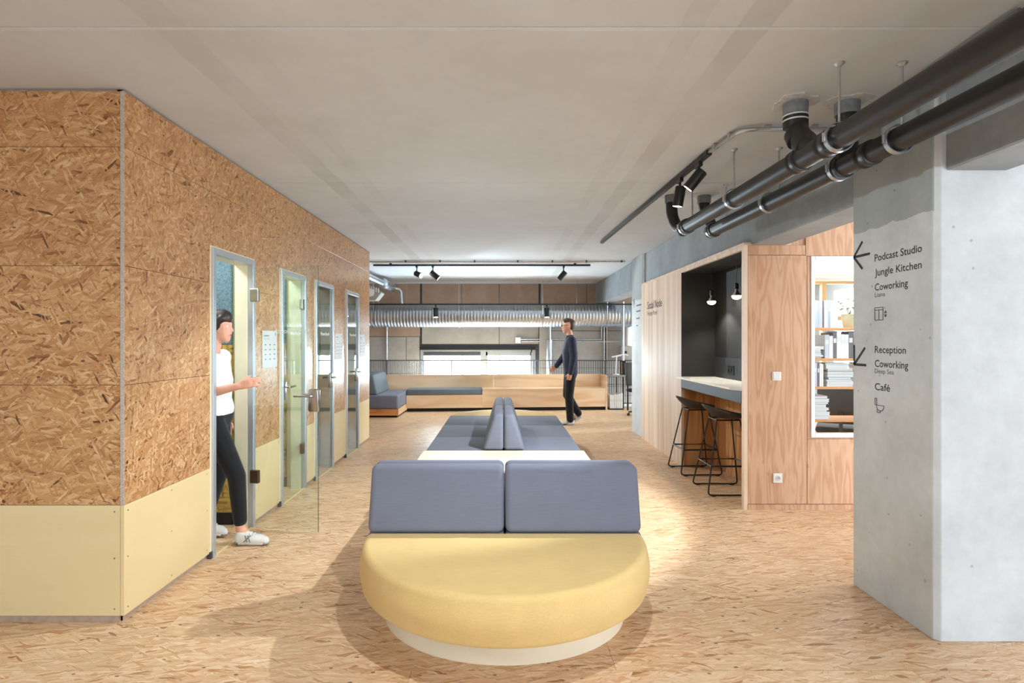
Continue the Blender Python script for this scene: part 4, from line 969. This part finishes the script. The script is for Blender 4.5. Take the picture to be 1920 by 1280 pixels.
# track and conduit further back
T2 = 9.57
tr2 = track('lighting_track', (-2.17, T2, 2.700), (1.48, T2, 2.700), 'black lighting track across the ceiling in front of the gallery')
put('mount', (lambda b: bx(bx(b, -1.9, -1.86, T2-.01, T2+.01, 2.728, CEIL), 1.2, 1.24, T2-.01, T2+.01, 2.728, CEIL))(bmesh.new()), 'black_metal', tr2)
G2 = 'spotlights on the track before the gallery'
spotlight((-1.44, T2, 2.70), .13, (.62, -.42, -.30), 'black spotlight with glaring lens on the cross track', G2, 200, 70, .14, .045)
spotlight((-1.17, T2, 2.70), .13, (.78, .05, -.62), 'black spotlight tilted right on the cross track beside the glaring one', G2, 110, 66, .17, .045)
spotlight((1.03, T2, 2.70), .13, (-.62, .1, -.75), 'black spotlight tilted left, alone on the cross track', G2, 150, 75, .17, .045)
c2 = thing('conduit', (0, 9.2, CEIL), 'thin grey conduit with clips running across the ceiling', 'conduit')
put('pipe_run', tube(bmesh.new(), [(-2.2, 9.22, 2.728), (1.99, 9.22, 2.728)], .012, 8), 'galvanised', c2, smooth=True)
for x in (-1.57, -1.01, -.45, .25, .81, 1.36, 1.93): put('saddle_clip', box(x-.012, x+.012, 9.20, 9.24, 2.715, CEIL, bev=.002, seg=1), 'charcoal', c2)
T3 = 11.9
tr3 = track('lighting_track', (-2.9, T3, 2.19), (2.75, T3, 2.19), 'black lighting track hung on wires in front of the round duct')
for x in (-2.0, -.8, .35, 1.55): put('suspension_wire', tube(bmesh.new(), [(x, T3, 2.22), (x, T3, CEIL)], .003, 6), 'steel', tr3)
G3 = 'spotlights on the track before the duct'
for x, l in ((-1.395, 'black spotlight pointing straight down before the duct above the plywood back board joint'), (.926, 'black spotlight pointing straight down before the duct near the walking person')):
    spotlight((x, T3, 2.19), .12, (.03, -.12, -1), l, G3, 45, 90, .2, .05)

# ---- spiral duct along the facade
du = thing('spiral_duct', (0, 12.45, 1.74), 'large ribbed galvanised duct running along the facade', 'duct')
prof = []; x = -3.9
while x < 4.2:
    prof += [(.246, x), (.246, x+.054), (.250, x+.058), (.250, x+.065), (.246, x+.069)]; x += .069
put('duct_body', lathe(bmesh.new(), prof, (0, 12.45, 1.99), (1, 0, 0), 40), 'duct_metal', du, smooth=True, angle=60)
for x in (GX(862, 12.45), GX(1016, 12.45), GX(705, 12.45), GX(1135, 12.45)):
    st = put('strap', lathe(bmesh.new(), [(.252, -.015), (.256, -.015), (.256, .015), (.252, .015)], (x, 12.45, 1.99), (1, 0, 0), 36, cap=False), 'galvanised', du, smooth=True)
    for s in (-1, 1): put('hanger_rod', tube(bmesh.new(), [(x, 12.45+s*.25, 1.99), (x, 12.45+s*.25, CEIL)], .005, 6), 'galvanised', st)
# small silver duct with silencer at the left
sd = thing('silencer_duct', (-2.35, 11.5, 2.45), 'slim silver duct with thick silencer and downpipe at the gallery corner', 'duct')
X0, Z0 = -2.40, 2.60
put('pipe_run', tube(bmesh.new(), [(X0-.06, 9.2, Z0+.02), (X0, 11.5, Z0)], .055, 18), 'duct_metal', sd, smooth=True)
put('silencer', lathe(bmesh.new(), [(.05, 0), (.10, .02), (.10, .70), (.05, .73)], (X0, 11.4, Z0), (.05, 1, -.02), 24), 'duct_metal', sd, smooth=True, angle=40)
put('downpipe', tube(bmesh.new(), bent([(X0+.03, 12.1, Z0-.02), (X0+.22, 12.22, Z0-.05), (X0+.24, 12.22, 2.24)], .08), .032, 14), 'duct_metal', sd, smooth=True)
put('strap', box(X0-.004, X0+.004, 11.6, 11.62, Z0+.05, CEIL), 'galvanised', sd)
vu = thing('ventilation_unit', (-2.7, 11.6, 2.25), 'grey ventilation unit with white slats above the gallery corner', 'ventilation unit')
put('body', prism(bmesh.new(), [(-3.3, 2.25), (-2.52, 2.25), (-2.40, 2.40), (-2.55, 2.50), (-3.3, 2.56)], 'y', 11.30, 11.62, .01, 1), 'facade_grey', vu)
for i in range(7): put('slat', box(-2.74+i*.045, -2.72+i*.045, 11.28, 11.30, 2.47-i*.012, 2.57-i*.014), 'white_plastic', vu)
put('round_outlet', lathe(bmesh.new(), [(.08, 0), (.08, .02), (.06, .025)], (-2.62, 11.30, 2.40), (0, -1, 0), 18), 'white_plastic', vu, smooth=True)
for x in (-3.2, -2.6): put('bracket', box(x-.01, x+.01, 11.45, 11.47, 2.48, CEIL), 'galvanised', vu)
# ---- wall services on the facade right of the window
def svc(name, pts, r, label, mat='galvanised', clips=()):
    t = thing(name, pts[0], label, 'pipe')
    put('pipe_run', tube(bmesh.new(), pts, r, 12), mat, t, smooth=True)
    for c in clips: put('saddle_clip', box(c[0]-.03, c[0]+.03, BY-.06, BY-.018, c[1]-.012, c[1]+.012), 'galvanised', t)
    return t
yf = BY-.05
svc('downpipe', [(GX(1029), BY-.14, -.8), (GX(1029), BY-.14, GZ(637))], .066, 'thick silver downpipe on the facade beside the strip window', 'duct_metal')
svc('downpipe', [(GX(1030), BY-.12, GZ(637)), (GX(1030), BY-.12, GZ(600))], .03, 'thin silver pipe continuing above the thick downpipe', 'duct_metal')
svc('conduit', [(GX(976), yf, GZ(636)), (GX(1127), yf, GZ(636)), (GX(1127), yf, GZ(600))], .013, 'upper horizontal silver conduit on the facade', clips=((GX(1005), GZ(636)), (GX(1060), GZ(636))))
svc('conduit', [(GX(978), yf, GZ(640)), (GX(1165), yf, GZ(640))], .013, 'lower horizontal silver conduit on the facade', clips=((GX(1010), GZ(640)), (GX(1118), GZ(640))))
svc('conduit', [(GX(1132), yf, -.5), (GX(1132), yf, GZ(600))], .02, 'vertical silver conduit on the facade, thicker of a pair')
svc('conduit', [(GX(1137), yf, -.5), (GX(1137), yf, GZ(570))], .014, 'vertical silver conduit on the facade, thinner of a pair')
svc('conduit', [(GX(726), yf, -.5), (GX(726), yf, GZ(600))], .02, 'vertical pale conduit on the facade above the corner chaise')
svc('downpipe', [(GX(1168.5, 12.06), 12.06, TZ(676)-.003), (GX(1168.5, 12.06), 12.06, 2.27)], .022, 'silver pipe rising to the beam behind the desk lamp', 'duct_metal')
vd = thing('vertical_duct', (GX(1176, 12.75), 12.72, .9), 'dark grey vertical duct with valve box behind the desk lamp', 'duct')
put('duct_body', tube(bmesh.new(), [(GX(1176, 12.75), 12.75, GZ(648, 12.75)), (GX(1176, 12.75), 12.75, 1.745)], .13, 20), 'duct_metal', vd, smooth=True)
put('valve_box', box(GX(1164, 12.75), GX(1190, 12.75), 12.66, 12.9, GZ(674, 12.75), GZ(648, 12.75), bev=.01), 'facade_grey', vd)
put('valve_port', lathe(bmesh.new(), [(.03, 0), (.03, .02), (.018, .022)], (GX(1173, 12.66), 12.66, GZ(660, 12.66)), (0, -1, 0), 14), 'black_metal', vd, smooth=True)
jb = thing('junction_box', (GX(971), BY-.04, GZ(643)), 'small grey junction box on the facade above the window', 'junction box')
put('box_body', box(GX(966), GX(976), BY-.08, BY-.018, GZ(643), GZ(632), bev=.006), 'paper', jb); put('lid', box(GX(967), GX(975), BY-.086, BY-.08, GZ(642), GZ(633), bev=.002, seg=1), 'white_plastic', jb)

# =================================================================== PEOPLE
def ball(bm, c, r, seg=14):
    r = r if isinstance(r, (tuple, list)) else (r, r, r)
    bmesh.ops.create_uvsphere(bm, u_segments=seg, v_segments=seg-4, radius=1.0, matrix=Matrix.Translation(c) @ Matrix.Diagonal((r[0], r[1], r[2], 1)))
def capsule(bm, p0, r0, p1, r1, seg=12):
    b2 = bmesh.new(); ball(b2, p0, r0, seg); ball(b2, p1, r1, seg)
    res = bmesh.ops.convex_hull(b2, input=b2.verts[:])
    junk = [g for g in res['geom_interior'] if isinstance(g, bmesh.types.BMVert)]
    bmesh.ops.delete(b2, geom=junk, context='VERTS')
    merge(bm, b2)
def chain(bm, pts):
    for (p, r), (q, s) in zip(pts[:-1], pts[1:]): capsule(bm, p, r, q, s)
def hull(bm, balls):
    b2 = bmesh.new()
    for c, r in balls: ball(b2, c, r, 12)
    res = bmesh.ops.convex_hull(b2, input=b2.verts[:])
    bmesh.ops.delete(b2, geom=[g for g in res['geom_interior'] if isinstance(g, bmesh.types.BMVert)], context='VERTS')
    merge(bm, b2)
def skin_of(bm, voxel, smooth=4):
    """fuse overlapping solids into one continuous surface"""
    me = bpy.data.meshes.new('r'); bm.to_mesh(me); bm.free(); o = bpy.data.objects.new('r', me); COL.objects.link(o)
    m = o.modifiers.new('r', 'REMESH'); m.mode = 'VOXEL'; m.voxel_size = voxel
    if smooth: s = o.modifiers.new('s', 'SMOOTH'); s.iterations = smooth; s.factor = 0.5
    dg = bpy.context.evaluated_depsgraph_get(); out = bpy.data.meshes.new_from_object(o.evaluated_get(dg))
    bpy.data.objects.remove(o); bpy.data.meshes.remove(me)
    out.polygons.foreach_set('use_smooth', [True]*len(out.polygons)); return out
def hand(bm, wrist, d, palm, side, curl=0.5, k=1.0):
    """palm, four unequal fingers bent towards the palm side, thumb leaving the side of the palm"""
    w = V(wrist); d = V(d).normalized(); p = V(palm); p = (p-d*p.dot(d)).normalized(); s = V(side); s = (s-d*s.dot(d)-p*s.dot(p)).normalized()
    kn = w+d*.085*k
    hull(bm, [(w+s*.014, .016*k), (w-s*.014, .016*k), (kn+s*.030*k, .012*k), (kn-s*.030*k, .011*k)])
    for off, L in ((.031, .072), (.011, .080), (-.010, .075), (-.030, .058)):
        L *= k; b = kn+s*off*k; c1 = curl*.6; c2 = curl*1.5
        m = b+(d*math.cos(c1)+p*math.sin(c1))*L*.5; e = m+(d*math.cos(c2)+p*math.sin(c2))*L*.5
        chain(bm, [(b, .0095*k), (m, .0085*k), (e, .007*k)])
    b = w+d*.028*k+s*.026*k; m = b+(d*.65+s*.62+p*.35)*.045*k; e = m+(d*.9+s*.15+p*.4)*.032*k
    chain(bm, [(b, .013*k), (m, .010*k), (e, .0085*k)])
def head(bm, c, f, k=1.0):
    """skull, jaw, brow, nose, ears; f = facing direction"""
    c = V(c); f = V(f).normalized(); s = V((0, 0, 1)).cross(f); u = V((0, 0, 1))
    hull(bm, [(c-f*.025*k+u*.035*k, .082*k), (c+f*.022*k+u*.030*k, .070*k), (c+f*.03*k-u*.02*k, .060*k)])
    hull(bm, [(c+f*.03*k-u*.02*k, .058*k), (c+f*.052*k-u*.088*k, .030*k), (c-f*.01*k-u*.05*k, .050*k)])
    chain(bm, [(c+f*.086*k+u*.012*k, .007*k), (c+f*.101*k-u*.026*k, .0105*k), (c+f*.086*k-u*.034*k, .011*k)])
    chain(bm, [(c+f*.088*k-u*.058*k-s*.018*k, .007*k), (c+f*.088*k-u*.058*k+s*.018*k, .007*k)])
    for q in (-1, 1): hull(bm, [(c-f*.008*k+s*q*.077*k+u*.02*k, .012*k), (c-f*.004*k+s*q*.076*k-u*.02*k, .009*k)])
def face(parent, c, f, k=1.0):
    c = V(c); f = V(f).normalized(); s = V((0, 0, 1)).cross(f); u = V((0, 0, 1))
    for q in (-1, 1):
        bm = bmesh.new(); ball(bm, c+f*.0745*k+s*q*.031*k+u*.006*k, .0095*k, 12); e = put('eye', bm, 'white_plastic', parent, smooth=True)
        bm = bmesh.new(); ball(bm, c+f*.0785*k+s*q*.031*k+u*.006*k, .0062*k, 10); put('iris', bm, 'ink', e, smooth=True)
    return s, u
def shoe(parent, heel, toe, mats, k=1.0):
    """heel and toe are points on the ground line of the sole"""
    h = V(heel); t = V(toe); d = (t-h).normalized(); s = V((0, 0, 1)).cross(d).normalized(); u = d.cross(s).normalized()
    if u.z < 0: u = -u
    L = (t-h).length
    bm = bmesh.new()
    hull(bm, [(h+d*.035+u*.04, .035), (h+d*L*.35+u*.042, .040), (h+d*L*.72+s*.012+u*.034, .036), (t-d*.032+u*.030, .030)])
    hull(bm, [(h+d*.045+u*.085, .034), (h+d*L*.42+u*.055, .034), (h+d*.03+u*.05, .034)])
    up = put('shoe', skin_of(bm, .008, 3), mats[0], parent)
    bm = bmesh.new(); hull(bm, [(h+d*.036+u*.014, (.038, .038, .014)), (h+d*L*.7+s*.012+u*.014, (.044, .044, .014)), (t-d*.034+u*.014, (.034, .034, .014))])
    put('sole', bm, mats[1], up, smooth=True, angle=40)
    bm = bmesh.new()
    for q in (.36, .46, .56): 
        c = h+d*L*q+u*(.108-.06*q)
        tube(bm, [c-s*.024, c+u*.006, c+s*.024], .004, 6)
    put('laces', bm, 'paper', up)
    bm = bmesh.new()
    for a, b in (((.34, .03), (.52, .075)), ((.44, .03), (.36, .075)), ((.52, .03), (.44, .075))):
        for q in (-1, 1):
            tube(bm, [h+d*L*a[0]+s*q*.044+u*a[1], h+d*L*b[0]+s*q*.034+u*b[1]], .004, 6)
    put('side_stripes', bm, mats[2], up)

# ---- walking person in dark sweater, facing left, before the bench
Y = 9.85
pm = thing('person', (1.16, Y, 0), 'person in navy sweater, black trousers and glasses walking past the bench', 'person')
F = V((-1, 0, 0)); hc = (1.135, Y, 1.695)
LA = [((1.175, Y-.175, 1.455), .056), ((1.205, Y-.215, 1.17), .043), ((1.155, Y-.225, .905), .030)]
RA = [((1.165, Y+.175, 1.455), .056), ((1.10, Y+.21, 1.19), .043), ((.955, Y+.20, 1.00), .030)]
LL = [((1.175, Y-.085, .92), .088), ((1.145, Y-.085, .50), .062), ((1.165, Y-.075, .09), .042)]
RL = [((1.175, Y+.085, .92), .088), ((1.13, Y+.085, .50), .062), ((1.325, Y+.085, .18), .042)]
bm = bmesh.new(); head(bm, hc, F, 1.06)
chain(bm, [((1.155, Y, 1.62), .050), ((1.175, Y, 1.49), .055)])
TORSO = [((1.175, Y-.13, 1.43), .075), ((1.175, Y+.13, 1.43), .075), ((1.165, Y-.08, 1.25), .105), ((1.165, Y+.08, 1.25), .105), ((1.175, Y-.06, 1.0), .10), ((1.175, Y+.06, 1.0), .10)]
hull(bm, TORSO[:4]); hull(bm, TORSO[2:]); hull(bm, [((1.175, Y-.07, .97), .098), ((1.175, Y+.07, .97), .098), ((1.185, Y, .90), .09)])
for c in (LA, RA, LL, RL): chain(bm, c)
hand(bm, (1.152, Y-.225, .90), (-.25, 0, -1), (0, 1, 0), (-1, 0, 0), .9); hand(bm, (.95, Y+.20, .995), (-.75, 0, -.65), (0, -1, 0), (-.5, 0, .8), .5)
for c in (LL, RL): capsule(bm, c[-1][0], .04, tuple(V(c[-1][0])+V((-.05, 0, -.04))), .034)
put('body', skin_of(bm, .007), 'skin', pm)
bm = bmesh.new(); g_ = .016
hull(bm, [(c, r+g_) for c, r in TORSO[:4]]); hull(bm, [(c, r+g_+.004) for c, r in TORSO[2:]]); hull(bm, [((1.175, Y-.06, 1.0), .118), ((1.175, Y+.06, 1.0), .118), ((1.178, Y-.07, .90), .116), ((1.178, Y+.07, .90), .116)])
capsule(bm, (1.17, Y, 1.505), .066, (1.175, Y, 1.46), .085)
for c in (LA, RA): chain(bm, [(p, r+.016) for p, r in c])
put('sweater', skin_of(bm, .010), 'navy_knit', pm)
bm = bmesh.new(); hull(bm, [((1.175, Y-.07, .95), .110), ((1.175, Y+.07, .95), .110), ((1.185, Y-.05, .86), .10), ((1.185, Y+.05, .86), .10)])
for c in (LL, RL): chain(bm, [(c[0][0], c[0][1]+.012), (c[1][0], c[1][1]+.014), (c[2][0], c[2][1]+.022)])
put('trousers', skin_of(bm, .010), 'black_cloth', pm)
shoe(pm, (1.235, Y-.075, 0.0), (.965, Y-.075, 0.0), ['shoe_white', 'shoe_sole', 'shoe_grey'])
shoe(pm, (1.385, Y+.085, .12), (1.225, Y+.085, 0.002), ['shoe_grey', 'shoe_sole', 'shoe_white'])
s_, u_ = face(pm, hc, F, 1.06)
hc = V(hc)
bm = bmesh.new(); hull(bm, [(hc+V((.042, 0, .045)), .088), (hc+V((-.010, 0, .075)), .070), (hc+V((.052, 0, -.015)), .060)]); chain(bm, [(hc+V((-.05, -.04, .085)), .034), (hc+V((-.058, 0, .098)), .034), (hc+V((-.05, .04, .085)), .034)])
put('hair', skin_of(bm, .008, 2), 'brown_hair', pm)
bm = bmesh.new()
for q in (-1, 1):
    c = hc+V((-.108, q*.033, .006)); tube(bm, [c+V((0, .026*math.cos(a), .020*math.sin(a))) for a in [2*PI*i/12 for i in range(13)]], .0028, 6); tube(bm, [c+V((0, q*.026, .006)), hc+V((.005, q*.086, .02))], .0028, 6)
tube(bm, [hc+V((-.108, -.008, .01)), hc+V((-.108, .008, .01))], .0028, 6)
put('glasses', bm, 'black_metal', pm, smooth=True)
put('mouth', tube(bmesh.new(), [hc+V((-.0995, -.02, -.061)), hc+V((-.102, 0, -.061)), hc+V((-.0995, .02, -.061))], .0035, 6), 'bronze_hinge', pm)

# ---- person stepping out of the first booth, facing right, arm stretched to the door
Y = 4.10
pw = thing('person', (-1.95, Y, 0), 'person in white T-shirt and black leggings stepping out of the phone booth', 'person')
F = V((1, 0, 0)); hc = V((-2.04, Y, 1.545))
LA = [((-2.09, Y-.150, 1.325), .045), ((-2.06, Y-.175, 1.075), .035), ((-1.825, Y-.165, 1.135), .025)]
RA = [((-2.09, Y+.150, 1.325), .045), ((-2.15, Y+.175, 1.08), .035), ((-2.09, Y+.18, .87), .025)]
LL = [((-2.06, Y-.075, .86), .082), ((-1.885, Y-.065, .49), .052), ((-1.862, Y-.05, .10), .034)]
RL = [((-2.09, Y+.075, .86), .082), ((-2.09, Y+.09, .47), .052), ((-2.20, Y+.10, .11), .034)]
bm = bmesh.new(); head(bm, hc, F, .95)
chain(bm, [((-2.06, Y, 1.47), .042), ((-2.085, Y, 1.35), .046)])
TORSO = [((-2.09, Y-.105, 1.30), .062), ((-2.09, Y+.105, 1.30), .062), ((-2.08, Y-.07, 1.16), .085), ((-2.08, Y+.07, 1.16), .085), ((-2.08, Y-.055, 1.0), .078), ((-2.08, Y+.055, 1.0), .078)]
hull(bm, TORSO[:4]); hull(bm, TORSO[2:]); hull(bm, [((-2.08, Y-.075, .90), .092), ((-2.08, Y+.075, .90), .092), ((-2.08, Y-.05, 1.02), .076), ((-2.08, Y+.05, 1.02), .076)])
for c in (LA, RA, LL, RL): chain(bm, c)
hand(bm, (-1.82, Y-.165, 1.137), (1, 0, .25), (0, 1, -.2), (.1, 0, 1), .35, .92); hand(bm, (-2.085, Y+.18, .86), (.2, 0, -1), (0, -1, 0), (1, 0, 0), .6, .92)
for c in (LL, RL): capsule(bm, c[-1][0], .034, tuple(V(c[-1][0])+V((.06, 0, -.045))), .03)
put('body', skin_of(bm, .007), 'skin', pw)
bm = bmesh.new(); hull(bm, [(c, r+.012) for c, r in TORSO[:4]]); hull(bm, [(c, r+.016) for c, r in TORSO[2:]]); hull(bm, [((-2.08, Y-.055, 1.0), .10), ((-2.08, Y+.055, 1.0), .10), ((-2.08, Y-.07, .955), .108), ((-2.08, Y+.07, .955), .108)])
for c in (LA, RA): chain(bm, [(c[0][0], .062), (tuple(V(c[0][0])*.35+V(c[1][0])*.65), .056)])
put('t_shirt', skin_of(bm, .009), 'white_cloth', pw)
bm = bmesh.new(); hull(bm, [((-2.08, Y-.075, .91), .102), ((-2.08, Y+.075, .91), .102), ((-2.08, Y, .84), .09)])
for c in (LL, RL): chain(bm, [(c[0][0], c[0][1]+.010), (c[1][0], c[1][1]+.010), (tuple(V(c[2][0])*.82+V(c[1][0])*.18), c[2][1]+.014)])
put('leggings', skin_of(bm, .009), 'black_cloth', pw)
shoe(pw, (-1.905, Y-.05, 0), (-1.655, Y-.06, 0), ['shoe_white', 'shoe_sole', 'shoe_grey'])
shoe(pw, (-2.255, Y+.10, .035), (-2.03, Y+.10, 0.002), ['shoe_white', 'shoe_sole', 'shoe_grey'])
face(pw, hc, F, .95)
bm = bmesh.new(); hull(bm, [(hc+V((-.032, 0, .046)), .086), (hc+V((.028, 0, .064)), .066), (hc+V((-.055, 0, -.03)), .058)]); hull(bm, [(hc+V((-.02, 0, .03)), .088), (hc+V((-.05, 0, -.03)), .062)]); chain(bm, [(hc+V((-.10, 0, .05)), .03), (hc+V((-.135, 0, .055)), .042)]); chain(bm, [(hc+V((.04, -.05, .06)), .028), (hc+V((-.02, -.068, 0)), .024)]); chain(bm, [(hc+V((.04, .05, .06)), .028), (hc+V((-.02, .068, 0)), .024)])
put('hair', skin_of(bm, .008, 2), 'dark_hair', pw)
put('mouth', tube(bmesh.new(), [hc+V((.089, -.018, -.055)), hc+V((.0915, 0, -.055)), hc+V((.089, .018, -.055))], .0035, 6), 'bronze_hinge', pw)
